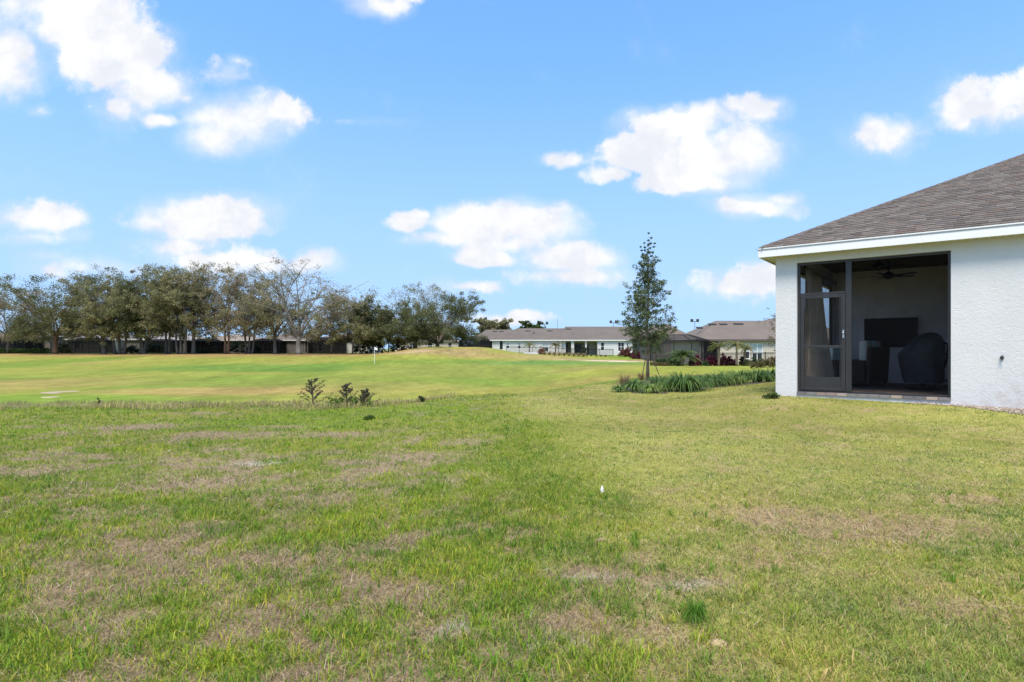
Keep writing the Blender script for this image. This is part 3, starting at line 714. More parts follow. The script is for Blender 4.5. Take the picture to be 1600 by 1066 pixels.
def young_tree(px, D, label, H=6.1):
    x0 = at(px, D); rt = root('young_oak_tree', (x0, D, gz(x0, D)-.03), label, 'tree')
    rnd = random.Random(5); mb = MB(); tips = []; sps = []
    tk = [(0, 0, 0), (.0, 0, .6), (.02, 0, 1.4), (-.02, .02, 2.4), (.03, 0, 3.4), (.0, 0, 4.4), (.02, 0, 5.2)]
    mb.tube(tk, [.085, .062, .055, .045, .033, .020, .008], 8)
    def trunk_at(z):
        for a, b in zip(tk, tk[1:]):
            if a[2] <= z <= b[2]: return Vector(a).lerp(Vector(b), (z-a[2])/(b[2]-a[2]))
        return Vector(tk[-1])
    for k in range(84):
        z = min(4.9, max(1.05, 1.08+3.6*(k/83)**1.15+rnd.gauss(0, .14))); a = k*2.39996+rnd.uniform(-.6, .6)
        ln = np.interp(z, [1.05, 1.5, 2.3, 3.2, 4.2, 5.0], [.62, 1.10, 1.08, .68, .30, .12])*rnd.uniform(.75, 1.15)
        s = trunk_at(z); up = np.interp(z, [1.2, 2, 4, 5], [.40, .70, 1.35, 2.2])
        e = s+Vector((math.cos(a)*ln, math.sin(a)*ln, ln*up*rnd.uniform(.7, 1.2)))
        L = curve(s, e, (0, 0, -.06*ln), 5)
        mb.tube(L, [.014, .011, .009, .006, .003], 4, cap=False)
        for q in range(int(2+7*ln)):
            t = rnd.uniform(.25, 1.05); b = s.lerp(e, t)
            tw = b+Vector((rnd.gauss(0, .13), rnd.gauss(0, .13), rnd.gauss(.08, .13)))
            mb.tube([b, tw], [.004, .002], 3, cap=False)
            tips.append(tuple(tw)); sps.append(rnd.uniform(.08, .19))
    for (dx, zt) in ((-.12, 5.75), (.02, 5.6), (.16, 5.95), (.30, 5.7), (-.28, 5.55), (.05, 6.1), (.42, 5.0), (-.36, 4.9)):
        s = trunk_at(4.6); e = Vector((dx, rnd.uniform(-.1, .1), zt)); mb.tube(curve(s, e, (dx*.2, 0, 0), 4), [.007, .005, .004, .002], 4, cap=False)
        for q in range(4): tips.append(tuple(s.lerp(e, 1.02-.16*q+rnd.uniform(-.03, .03)))); sps.append(.045+.012*q)
    mb.build('trunk', M_ybark, rt, smooth=True)
    V, Q, c = leaf_cloud(np.array(tips), np.array(sps), 42, .037, np.array([(.080,.128,.040),(.112,.165,.055),(.165,.200,.085),(.050,.084,.028),(.20,.22,.11)]), .2)
    obj('crown', np_mesh('crown', V, Q, M_leaf, c), rt)
young_tree(1012, 24, 'slim young evergreen oak with staked trunk standing in the plant bed')
def stake(px, D, px2, y2, label):
    x0 = at(px, D); x1 = at(px2, D); z1 = EYE+(545-y2)/F*D
    rt = root('tree_stake', (x0, D, gz(x0, D)), label, 'stake', 'stakes propping the young tree')
    mb = MB(); mb.bar((0, 0, -.15), (x1-x0, .15, z1-gz(x0, D)), .032); mb.build('post', M_wood, rt)
    m2 = MB(); m2.tube([((x1-x0)*.97, .14, (z1-gz(x0, D))*.95), (at(1012, D)-x0, .0, (z1-gz(x0, D))*.97)], .010, 5); m2.build('tie', M_black, rt)
stake(1001, 24.0, 1010, 560, 'left wooden prop leaning against the young oak trunk')
stake(1035, 23.8, 1022, 562, 'right wooden prop leaning against the young oak trunk')

def strap_plant(x, y, name, label, cat, group, n, L, w, pal, up=.75, seg=5, col_root=None):
    z = gz(x, y); rt = root(name, (x, y, z), label, cat, group)
    a = RNG.uniform(0, 2*PI, n); ln = L*RNG.uniform(.65, 1.15, n); e = RNG.uniform(.25, 1.0, n)
    V = []; Q = []; Cc = []
    r0 = RNG.uniform(0, .06, n)*L*2
    cols = pal[RNG.integers(0, len(pal), n)]*RNG.uniform(.8, 1.25, (n, 1))
    for k in range(seg+1):
        t = k/seg
        rad = r0+ln*t*(1-.18*t)*(.25+.75*e); hh = ln*up*(2.0*t-(.85+1.45*e)*t*t)
        ww = w*(1-t**2.2)*(.55+.9*min(t*3, 1)*.5)
        cx, cy = np.cos(a)*rad, np.sin(a)*rad
        px_, py_ = -np.sin(a)*ww/2, np.cos(a)*ww/2
        V.append(np.stack([cx-px_, cy-py_, hh+.003], 1)); V.append(np.stack([cx+px_, cy+py_, hh+.003], 1))
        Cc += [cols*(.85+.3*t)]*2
    i = np.arange(n)
    for k in range(seg): b = 2*k*n; Q.append(np.stack([i+b, i+b+n, i+b+3*n, i+b+2*n], 1))
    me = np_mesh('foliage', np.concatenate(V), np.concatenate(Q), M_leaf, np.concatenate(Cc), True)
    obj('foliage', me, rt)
    mb = MB(); mb.lathe((0, 0, -.02), [(.06*L, 0), (.07*L, .03*L+.02), (.02*L, .10*L+.02)], 8); mb.build('root_crown', M_mulch, rt)
    return rt
AGA = np.array([(.055,.105,.032),(.075,.125,.040),(.040,.080,.026),(.100,.150,.055),(.048,.092,.040)])
AGAL = np.array([(.11,.17,.045),(.14,.19,.06),(.09,.14,.04)])
# the bed of strap-leaved lilies: foot of each clump in the photo, its distance and size
lil = [(966,17.4,.30,40,'smallest low strap leaved lily at the left tip of the bed',AGA),
 (993,17.5,.52,90,'dark strap leaved lily right beside the round brown grass clump',AGA),
 (1014,16.9,.42,60,'light green low lily in front of the young tree',AGAL),
 (1030,18.4,.62,100,'tall lily clump just right of the young tree foot',AGA),
 (1043,17.2,.45,70,'pale lily between the tree and the largest clump',AGAL),
 (1068,17.2,.80,150,'largest fountain shaped lily clump at the front of the bed',AGA),
 (1087,18.0,.62,110,'lily clump tucked against the right side of the largest clump',AGA),
 (1060,20.0,.55,80,'lily hidden behind the largest clump',AGA),
 (1103,19.4,.66,110,'first lily of the row running right from the largest clump',AGA),
 (1119,20.0,.66,110,'second lily of the row right of the largest clump',AGA),
 (1137,20.2,.66,110,'wide pale tipped lily in the middle of the right hand row',AGAL*.85),
 (1160,21.0,.74,120,'tallest dark lily in the right hand row',AGA),
 (1183,20.8,.68,120,'lily with drooping leaves two left of the house corner',AGA),
 (1203,21.5,.72,120,'lily touching the house corner in the photo',AGA),
 (1222,21.5,.70,100,'lily mostly hidden behind the house corner',AGA),
 (1148,22.0,.62,90,'back lily behind the tallest dark one',AGA)]
for (px, D, L, n, lab, pal) in lil:
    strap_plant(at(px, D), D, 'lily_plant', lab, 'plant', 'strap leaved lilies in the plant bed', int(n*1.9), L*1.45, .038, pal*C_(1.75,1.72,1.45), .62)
MUH = np.array([(.20,.135,.070),(.155,.105,.058),(.25,.175,.10)])
strap_plant(at(976, 18.2), 18.2, 'brown_grass_clump', 'round brown ornamental grass at the left end of the lily bed', 'ornamental grass', 'brown grass clumps by the tree', 320, .50, .008, MUH, 1.35, 3)
strap_plant(at(1002, 23.4), 23.4, 'brown_grass_clump', 'small brown grass clump hidden behind the lilies at the tree foot', 'ornamental grass', 'brown grass clumps by the tree', 220, .34, .008, MUH, 1.2, 3)
def bed():
    pts = [(963,17.9),(985,16.6),(1030,16.2),(1075,16.5),(1105,18.4),(1150,19.4),(1235,20.3),(1235,22.6),(1150,22.9),(1080,21.5),(1040,24.8),(1000,24.8)]
    mb = MB(); cx, cy = at(1060, 20), 20.0; ring = []
    P = [(at(p, D), D) for p, D in pts]
    P2 = []
    for (a, b) in zip(P, P[1:]+P[:1]):
        for t in (0, .33, .66): P2.append((a[0]+(b[0]-a[0])*t, a[1]+(b[1]-a[1])*t))
    vs = []; nR = 4
    for k in range(1, nR+1):
        for (x, y) in P2: X, Y = cx+(x-cx)*k/nR, cy+(y-cy)*k/nR; vs.append((X, Y, gz(X, Y)+(.030 if k < nR else -.02)))
    vs.append((cx, cy, gz(cx, cy)+.03)); n = len(P2); fs = []
    for k in range(nR-1):
        for i in range(n): fs.append((k*n+i, (k+1)*n+i, (k+1)*n+(i+1) % n, k*n+(i+1) % n))
    for i in range(n): fs.append((len(vs)-1, i, (i+1) % n))
    mb.add(vs, fs); tag(mb.build('mulch_bed', M_mulch, smooth=True), kind='structure')
bed()
# wild cedar seedlings on the crest
def cedar(px, y, label, H, W, seed, side=1, stems=1):
    x0 = at(px, y); rt = root('cedar_seedling', (x0, y, gz(x0, y)-.02), label, 'shrub', 'cedar seedlings on the lawn crest')
    rnd = random.Random(seed); mb = MB(); tips = []; sp = []
    for st in range(stems):
        ox = (st*.42) if stems > 1 else 0; Hh = H*(1-.28*st)
        mb.tube([(ox, 0, 0), (ox+.01, 0, Hh*.5), (ox-.02, 0, Hh)], [.020, .013, .004], 6)
        for k in range(19):
            z = Hh*(.10+.84*k/18); a = k*2.4+rnd.random(); ln = W*(1-.80*(z/Hh))*rnd.uniform(.6, 1.15)
            if math.cos(a)*side > .2: ln *= 1.35
            e = Vector((ox+math.cos(a)*ln, math.sin(a)*ln, z+ln*rnd.uniform(.35, .75)))
            mb.tube([(ox, 0, z), Vector((ox, 0, z)).lerp(e, .5)-Vector((0, 0, .02)), e], [.007, .005, .002], 4, cap=False)
            for q in range(9):
                t = .25+.78*q/8; tips.append(tuple(Vector((ox, 0, z)).lerp(e, t)+Vector((rnd.gauss(0, .012), rnd.gauss(0, .012), rnd.gauss(.01, .012))))); sp.append(.034)
        for q in range(7): tips.append((ox-.01, 0, Hh*(.5+.085*q))); sp.append(.04)
    mb.build('stem', M_wood, rt)
    V, Q, c = leaf_cloud(np.array(tips), np.array(sp)*.8, 11, .015, np.array([(.075,.080,.050),(.105,.098,.066),(.130,.110,.080),(.060,.070,.040)]), 0)
    obj('foliage', np_mesh('foliage', V, Q, M_leaf, c), rt)
cedar(488, 13.15, 'dark sparse cedar seedling with one pointed leader, left of its neighbour', .62, .40, 3)
cedar(541, 13.2, 'two stemmed cedar seedling rising from bright green weeds', .52, .26, 8, 1, 2)
def weed(px, y, h, r, label, pal, name='weed_clump', n=26, leaf=.03):
    x0 = at(px, y); rt = root(name, (x0, y, gz(x0, y)), label, 'weed', 'leafy weeds on the lawn')
    tips = np.stack([RNG.normal(0, r*.5, n), RNG.normal(0, r*.5, n), np.abs(RNG.normal(h*.5, h*.3, n))], 1)
    V, Q, c = leaf_cloud(tips, np.full(n, .05), 16, leaf, pal, .6); obj('foliage', np_mesh('foliage', V, Q, M_leaf, c), rt)
    mb = MB()
    for t in tips[:10]: mb.tube([(0, 0, -.01), tuple(t)], [.004, .002], 3, cap=False)
    mb.build('stems', M_wood, rt)
WG = np.array([(.10,.20,.025),(.14,.23,.03),(.08,.17,.03)])
weed(524, 13.1, .20, .30, 'bright green weeds at the left foot of the two stemmed cedar', WG)
weed(560, 13.3, .20, .34, 'bright green weeds under the two stemmed cedar', WG, n=34)
weed(660, 14.2, .14, .06, 'tiny dark broadleaf weed alone on the crest right of the cedars', np.array([(.035,.06,.022),(.05,.075,.03)]), n=14)
weed(577, 10.6, .05, .12, 'flat dark green weed patch on the lawn before the two stemmed cedar', np.array([(.07,.12,.02),(.09,.15,.03)]), n=18)
weed(1205, 12.4, .10, .14, 'low dark leaves standing in for the house shadow on the lawn at its near corner', np.array([(.06,.10,.025),(.09,.13,.03)]), n=22)  # dark leaf clump imitating the house's shadow at its corner
def stalk():
    x0, y = at(153, 12.9), 12.9; rt = root('dead_weed_stalk', (x0, y, gz(x0, y)), 'single dark dead weed stalk upright on the left crest', 'weed')
    mb = MB(); mb.tube([(0, 0, -.02), (.03, 0, .16), (-.02, .01, .26)], [.007, .006, .002], 5); mb.build('stem', M_wood, rt)
    V, Q, c = leaf_cloud(np.array([(.02, 0, .08), (.03, 0, .13), (.015, 0, .19)]), np.array([.035, .045, .03]), 22, .02, np.array([(.05,.045,.035),(.07,.06,.045)])); obj('seed_head', np_mesh('seed_head', V, Q, M_leaf, c), rt)
stalk()
strap_plant(at(1086, 2.78), 2.78, 'grass_tuft', 'thick bright green grass tuft alone in the foreground lawn', 'grass tuft', None, 190, .115, .0042, np.array([(.095,.215,.018),(.13,.245,.025),(.075,.18,.018)]), 1.1, 4)
strap_plant(at(1034, 3.42), 3.42, 'grass_tuft', 'little green grass tuft on the pale bare patch', 'grass tuft', None, 70, .06, .004, np.array([(.12,.20,.03),(.17,.23,.04)]), 1.1, 3)
def litter(name, px, py, label, cat, col, r, hgt, seed=1, leafy=False):
    D = F*EYE/(py-545); x0 = at(px, D); rnd = random.Random(seed)
    rt = root(name, (x0, D, gz(x0, D)), label, cat)
    vs = []; fs = []; n = 11; m = 4
    for k in range(m+1):
        t = k/m
        for i in range(n):
            a = 2*PI*i/n; q = r*(1-.0*t)*math.cos(t*PI/2)*(.75+.5*rnd.random()) if k < m else r*.05
            vs.append((math.cos(a)*q, math.sin(a)*q*.7, hgt*math.sin(t*PI/2)*(.8+.3*rnd.random())))
    for k in range(m):
        for i in range(n): fs.append((k*n+i, k*n+(i+1) % n, (k+1)*n+(i+1) % n, (k+1)*n+i))
    MB().add(vs, fs).build('body', mat(name+'_surface', col, .85, 0, .25, 30, .5, 60), rt, smooth=True)
    return rt
litter('pale_stone', 1124, 1001, 'flat tan stone lying in the grass near the photo bottom', 'stone', (.42,.31,.17), .042, .022, 2)
litter('paper_scrap', 941, 766, 'small upright white scrap in the bright green grass', 'litter', (.72,.72,.72), .016, .055, 4)
litter('bark_piece', 941, 842, 'tan brown piece of bark on the pale bare patch', 'bark piece', (.36,.24,.15), .045, .02, 6)
litter('dry_leaf', 18, 909, 'single orange tan dry leaf at the left photo edge', 'leaf', (.50,.32,.17), .016, .012, 9)

# ------------------------------------------------------------------ the near house at the right
RZ = math.atan2(EX[1], EX[0])
def loc2w(s, w, z): p = HC+EX*s+EN*w; return (float(p[0]), float(p[1]), z)
OL, OR, OB, OT = .437, 3.153, .350, 3.200     # porch opening
FLOOR = .350
def near_house():
    H = root('house', (HC[0], HC[1], 0), 'near white stucco house corner with brown hip roof and screened porch', 'house', None, RZ)
    b = MB()
    b.box((0, 0, -.3), (OL, .2, 3.44)); b.box((OL, 0, OT), (OR, .2, 3.44)); b.box((OR, 0, -.3), (12, .2, 3.44)); b.box((OL, .012, -.3), (OR, .2, OB-.055))
    b.box((0, .2, -.3), (OL-.03, .45, 3.44)); b.box((.30, 4.95, -.3), (.40, 16, 3.44)); b.box((.30, .45, 3.08), (.40, 4.95, 3.44)); b.box((.30, .45, -.3), (.40, 4.95, OB-.02))
    b.box((11.8, .2, -.3), (12, 16, 3.44)); b.box((.40, 15.8, -.3), (11.8, 16, 3.44))
    b.build('wall', M_stucco, H)
    i = MB()
    i.box((.402, 5.2, FLOOR), (3.4, 5.4, 3.6)); i.box((3.4, .2, FLOOR), (3.55, 5.4, 3.6))
    i.box((.402, 4.95, FLOOR), (.42, 5.2, 3.6)); i.box((.30, .2, 3.44), (.40, 5.2, 3.6))
    i.box((.40, .2, OT+.005), (3.4, .32, 3.6))
    i.build('interior_wall', M_interior, H)
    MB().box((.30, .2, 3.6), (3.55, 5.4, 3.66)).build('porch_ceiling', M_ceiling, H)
    # paver floor laid stone by stone
    rnd = random.Random(3)
    fl = MB(); fl.box((.405, .2, .1), (3.4, 5.2, FLOOR-.045)); fl.build('porch_slab', M_conc, H)
    pm = [MB().box((.003, .003, -.045), (.227, .447, 0)).mesh('paver', q) for q in (M_pave, mat('porch_paver_dark', (.115,.10,.095), .85, 0, .25, 4, .2, 30), mat('porch_paver_red', (.20,.135,.11), .85, 0, .25, 4, .2, 30))]
    for r in range(11):
        for c in range(13):
            s0, w0 = .408+c*.2286, .2+r*.4545
            obj('paver', rnd.choice(pm), H, (s0, w0, FLOOR+rnd.uniform(-.002, .002)))
    # sill bricks under the screen
    tones = [mat('sill_brick_'+n, c, .9, 0, .25, 14, .4, 60) for n, c in (('rose', (.26,.19,.165)), ('grey', (.19,.175,.17)), ('slate', (.135,.128,.132)), ('buff', (.33,.265,.22)))]
    n = 14; bw = (OR-OL)/n
    bm = [MB().box((.004, 0, -.052), (bw-.004, .22, 0)).mesh('brick', q) for q in tones]
    for k in range(n):
        obj('brick', bm[rnd.choice((0, 0, 1, 1, 2, 3))], H, (OL+k*bw, -.022+rnd.uniform(-.004, .004), OB-.001+rnd.uniform(-.002, .002)))
    # eaves
    f = MB(); ov = .30
    f.box((-ov, -ov, 3.347), (12+ov, -ov+.022, 3.535)); f.box((-ov, -ov+.022, 3.347), (-ov+.022, 16+ov, 3.535))
    f.box((-ov-.012, -ov-.012, 3.525), (12+ov, -ov+.002, 3.552)); f.box((-ov-.012, -ov+.002, 3.525), (-ov+.002, 16+ov, 3.552))
    f.build('fascia', M_fascia, H, bevel=.004)
    so = MB()
    so.box((-ov+.022, -ov+.022, 3.372), (12+ov, 0, 3.384)); so.box((-ov+.022, 0, 3.372), (0, 16+ov, 3.384))
    for k in range(96):
        so.box((-ov+.05+k*.127, -ov+.024, 3.360), (-ov+.05+k*.127+.052, -.004, 3.372))
    so.build('soffit', M_soffit, H)
    # roof: hip deck, then the courses of shingles
    E0 = -ov-.012; sl = .5; zt = 3.552
    top = lambda q: zt+sl*q
    S1, W1 = 12.312, 16.312; half = (S1-E0)/2
    d = MB(); cz = top(half)-.02; zb = zt-.012
    vs = [(E0, E0, zb), (S1, E0, zb), (S1, W1, zb), (E0, W1, zb), (E0+half, E0+half, cz), (E0+half, W1-half, cz)]
    d.add(vs, [(0, 1, 4), (1, 2, 5, 4), (2, 3, 5), (3, 0, 4, 5)]); d.add([(v[0], v[1], v[2]-.03) for v in vs[:4]], [(3, 2, 1, 0)])
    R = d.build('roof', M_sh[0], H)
    ex = .127; run = ex/math.sqrt(1+sl*sl); ncourse = int(5.9/run)
    widths = [.13, .16, .19, .22, .27]
    def slab(w_, tone, name, l0=0.0, l1=0.0):
        m = MB(); q1 = run*1.25; h0, h1 = .022, .006
        vs = [(l0, 0, 0), (w_, 0, 0), (w_, q1, sl*q1-.008), (l1, q1, sl*q1-.008), (l0, 0, h0), (w_, 0, h0), (w_, q1, sl*q1+h1), (l1, q1, sl*q1+h1)]
        m.add(vs, [(0,3,2,1),(4,5,6,7),(0,1,5,4),(1,2,6,5),(2,3,7,6),(3,0,4,7)]); return m
    cache = {}; cand = []; rest = [MB() for _ in M_sh]
    for k in range(ncourse):
        q0 = k*run; s = E0+q0+.02; first = True
        while s < min(9.5, S1-q0-.4):
            wd = rnd.choice(widths)*rnd.uniform(.98, 1.02) if first else rnd.choice(widths)
            tone = rnd.choices(range(6), (.26, .24, .16, .13, .11, .10))[0]
            lift = rnd.choice((0.0, 0.0, .004))
            P = (s, E0+q0, top(q0)+lift)
            wp = loc2w(*P); u = 800+F*wp[0]/wp[1]
            if not first and u+8 < 1600 and u > 1190: cand.append((wd/wp[1]**2, wd, tone, P))
            else:
                m = slab(wd, tone, '', 0, min(run*1.25, wd-.02) if first else 0)
                rest[tone].add([(v[0]+P[0], v[1]+P[1], v[2]+P[2]) for v in m.v], m.f)
            s += wd+.0015; first = False
    cand.sort(key=lambda c: -c[0])
    for _, wd, tone, P in cand[:300]:
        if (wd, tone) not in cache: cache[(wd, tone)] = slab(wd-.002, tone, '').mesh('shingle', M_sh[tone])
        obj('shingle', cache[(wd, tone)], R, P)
    for _, wd, tone, P in cand[300:]:
        m = slab(wd-.002, tone, ''); rest[tone].add([(v[0]+P[0], v[1]+P[1], v[2]+P[2]) for v in m.v], m.f)
    al = MB()
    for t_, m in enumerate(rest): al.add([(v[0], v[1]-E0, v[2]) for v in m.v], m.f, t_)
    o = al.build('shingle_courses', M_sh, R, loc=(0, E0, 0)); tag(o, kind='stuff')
    hipm = []
    for tone in (0, 2, 4):
        m = MB(); L, wd = .20, .145
        m.add([(-wd, 0, -.062), (0, 0, .016), (0, -wd, -.062), (L-wd, L, .5*L-.070), (L, L, .5*L+.006), (L, L-wd, .5*L-.070),
               (-wd, 0, -.072), (0, 0, .004), (0, -wd, -.072)], [(0, 1, 4, 3), (1, 2, 5, 4), (6, 7, 1, 0), (7, 8, 2, 1)])
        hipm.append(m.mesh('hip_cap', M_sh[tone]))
    for k in range(46):
        q = .09+k*.135; obj('hip_cap', rnd.choice(hipm), R, (E0+q, E0+q, top(q)+.012))
    # aluminium porch frame, screens and door
    w0, w1 = .085, .135
    fr = MB()
    fr.box((OL, w0, OB), (OL+.055, w1, OT)); fr.box((OR-.045, w0, OB), (OR, w1, OT))
    fr.box((OL+.055, w0, OT-.05), (OR-.045, w1, OT)); fr.box((OL+.055, w0, OB), (OR-.045, w1, OB+.04))
    fr.box((1.372, w0-.012, OB+.04), (1.483, w1+.01, OT-.05)); fr.box((OL+.055, w0, 2.475), (1.372, w1, 2.525))
    fr.build('porch_frame', M_bronze, H, bevel=.004)
    MB().box((1.483, .108, OB+.04), (OR-.045, .1095, OT-.05)).build('screen_panel', M_screen, H)
    MB().box((OL+.055, .108, 2.525), (1.372, .1095, OT-.05)).build('screen_panel', M_screen, H)
    a, c = OL+.062, 1.366
    dr = MB(); dz0, dz1 = OB+.045, 2.468
    dr.box((a, w0-.02, dz0), (a+.075, w1-.022, dz1)); dr.box((c-.075, w0-.02, dz0), (c, w1-.022, dz1))
    dr.box((a+.075, w0-.02, dz1-.07), (c-.075, w1-.022, dz1)); dr.box((a+.075, w0-.02, dz0), (c-.075, w1-.022, dz0+.05))
    dr.box((a+.075, w0-.018, 1.315), (c-.075, w1-.024, 1.375)); dr.box((c-.105, w0-.012, dz0+.05), (c-.088, w1-.03, dz1-.07))
    D = dr.build('screen_door', M_bronze, H, bevel=.004)
    MB().box((a+.075, w0-.006, dz0+.05), (c-.075, w0+.006, .69)).build('kick_plate', M_bronze, D)
    MB().box((a+.075, .090, .69), (c-.075, .0915, 1.315)).build('door_screen', M_screen, D)
    MB().box((a+.075, .090, 1.375), (c-.075, .0915, dz1-.07)).build('door_screen', M_screen, D)
    h = MB(); h.box((c-.05, w0-.032, 1.53), (c-.018, w0-.0202, 1.70)); h.lathe((c-.034, w0-.06, 1.635), [(.001, -.03), (.022, -.02), (.026, 0), (.020, .018), (.001, .024)], 12); h.bar((c-.034, w0-.06, 1.66), (c-.034, w0-.03, 1.66), .014)
    h.build('handle', M_steel, D)
    sf = MB(); x0, x1 = .33, .38
    sf.box((x0, .45, OB), (x1, .51, 3.08)); sf.box((x0, 4.82, OB), (x1, 4.95, 3.08)); sf.box((x0, .51, 3.03), (x1, 4.82, 3.08)); sf.box((x0, .51, OB), (x1, 4.82, OB+.05)); sf.box((x0, 2.6, OB+.05), (x1, 2.66, 3.03))
    sf.build('side_porch_frame', M_bronze, H)
    MB().box((.353, .51, OB+.05), (.3545, 2.6, 3.03)).build('side_screen', M_screen, H); MB().box((.353, 2.66, OB+.05), (.3545, 4.82, 3.03)).build('side_screen', M_screen, H)
    sw = MB(); sw.box((3.02, 5.185, 1.43), (3.10, 5.2, 1.56)); sw.box((3.05, 5.178, 1.48), (3.07, 5.185, 1.51)); sw.build('switch_plate', M_white, H)
    # outside tap
    t = MB(); S_, Z_ = 3.905, 1.135
    t.lathe((S_, -.012, Z_), [(.001, -.03), (.026, -.02), (.03, 0), (.026, .02), (.001, .03)], 12)
    t.tube([(S_, 0, Z_), (S_, -.05, Z_), (S_, -.075, Z_-.012), (S_, -.082, Z_-.05)], [.011, .012, .012, .013], 8)
    t.tube([(S_, -.045, Z_), (S_, -.052, Z_+.035)], [.006, .006], 6); t.lathe((S_, -.052, Z_+.035), [(.001, 0), (.022, .002), (.022, .008), (.001, .010)], 10)
    t.build('garden_tap', M_hose, H)
    return H
near_house()
def gravel():
    n = 6500; s = RNG.uniform(2.5, 6.5, n); wv = -RNG.random(n)*(.10+.78*sst(3.0, 4.5, s))*(.8+.5*RNG.random(n))-.015
    P = HC[None, :]+s[:, None]*EX+wv[:, None]*EN; x, y = P[:, 0], P[:, 1]; z = ground_z(x, y)
    base = np.array([(1,0,0),(0,1,0),(-1,0,0),(0,-1,0),(0,0,.8),(0,0,-.5)]); T = np.array([(0,1,4),(1,2,4),(2,3,4),(3,0,4),(1,0,5),(2,1,5),(3,2,5),(0,3,5)])
    sz = RNG.uniform(.007, .026, n)
    V = (base[None]*sz[:, None, None]*RNG.uniform(.6, 1.4, (n, 1, 3))+RNG.normal(0, .2, (n, 6, 3))*sz[:, None, None])
    V = V+np.stack([x, y, z+.006], 1)[:, None, :]
    Tt = (T[None]+6*np.arange(n)[:, None, None]).reshape(-1, 3)
    c = np.array([(.34,.26,.19),(.22,.17,.13),(.42,.36,.30),(.15,.115,.09)])[RNG.integers(0, 4, n)]
    m, N, b, o = new_mat('gravel_stones'); a = N.n('ShaderNodeAttribute'); a.attribute_name = 'Col'; N.put(b.inputs['Base Color'], a.outputs['Color']); b.inputs['Roughness'].default_value = .95
    tag(obj('gravel_strip', np_mesh('gravel_strip', V.reshape(-1, 3), Tt, m, np.repeat(c, 6, 0))), 'thin strip of tan gravel and debris along the white house wall', 'gravel', kind='stuff')
gravel()

# ---- things on the porch
def cushion(mb, a, b, r=.05, m=0):
    """a rounded block between two corners (superellipse rings)"""
    (x0, y0, z0), (x1, y1, z1) = a, b; n = 16; cx, cy = (x0+x1)/2, (y0+y1)/2
    rings = [(z0, -r), (z0+r*.3, -r*.3), (z0+r, 0), (z1-r, 0), (z1-r*.3, -r*.3), (z1, -r)]
    vs = []; fs = []
    for z, d in rings:
        for k in range(n):
            t = 2*PI*(k+.5)/n; c, s = math.cos(t), math.sin(t)
            vs.append((cx+math.copysign(abs(c)**.35, c)*((x1-x0)/2+d), cy+math.copysign(abs(s)**.35, s)*((y1-y0)/2+d), z))
    for i in range(len(rings)-1):
        for k in range(n): fs.append((i*n+k, i*n+(k+1) % n, (i+1)*n+(k+1) % n, (i+1)*n+k))
    fs.append(tuple(range(n-1, -1, -1))); fs.append(tuple(range((len(rings)-1)*n, len(rings)*n)))
    mb.add(vs, fs, m)
def wicker_mat():
    m, N, b, o = new_mat('dark_wicker'); tc = N.n('ShaderNodeTexCoord').outputs['Object']
    w = N.n('ShaderNodeTexBrick'); w.inputs['Scale'].default_value = 1.0; w.offset = .5
    N.put(w.inputs['Vector'], N.vm('MULTIPLY', N.vm('ADD', tc, (0, 0, 0)), (1, 1, 1)))
    n1 = N.n('ShaderNodeTexWave'); n1.wave_type = 'BANDS'; n1.bands_direction = 'Z'; N.put(n1.inputs['Vector'], tc); n1.inputs['Scale'].default_value = 22; n1.inputs['Distortion'].default_value = 2
    c = N.mix(n1.outputs['Fac'], (.026,.021,.018), (.085,.066,.054)); N.put(b.inputs['Base Color'], c); b.inputs['Roughness'].default_value = .6
    bp = N.n('ShaderNodeBump'); bp.inputs['Strength'].default_value = .6; bp.inputs['Distance'].default_value = .01; N.put(bp.inputs['Height'], n1.outputs['Fac']); N.put(b.inputs['Normal'], bp.outputs[0])
    return m
M_wicker = wicker_mat()
def stripe_mat():
    m, N, b, o = new_mat('striped_cushion'); tc = N.n('ShaderNodeTexCoord').outputs['Object']
    sp = N.n('ShaderNodeSeparateXYZ'); N.put(sp.inputs[0], tc)
    ph = N.m('FRACT', N.m('MULTIPLY', sp.outputs[0], 1/.42))
    nd = N.ramp(ph, [(0, (.20,.46,.48)), (.30, (.80,.82,.78)), (.48, (.62,.48,.32)), (.60, (.80,.82,.78)), (.72, (.30,.54,.56)), (.88, (.80,.82,.78))]); nd.node.color_ramp.interpolation = 'CONSTANT'
    N.put(b.inputs['Base Color'], nd); b.inputs['Roughness'].default_value = .95; return m
M_stripe = stripe_mat()
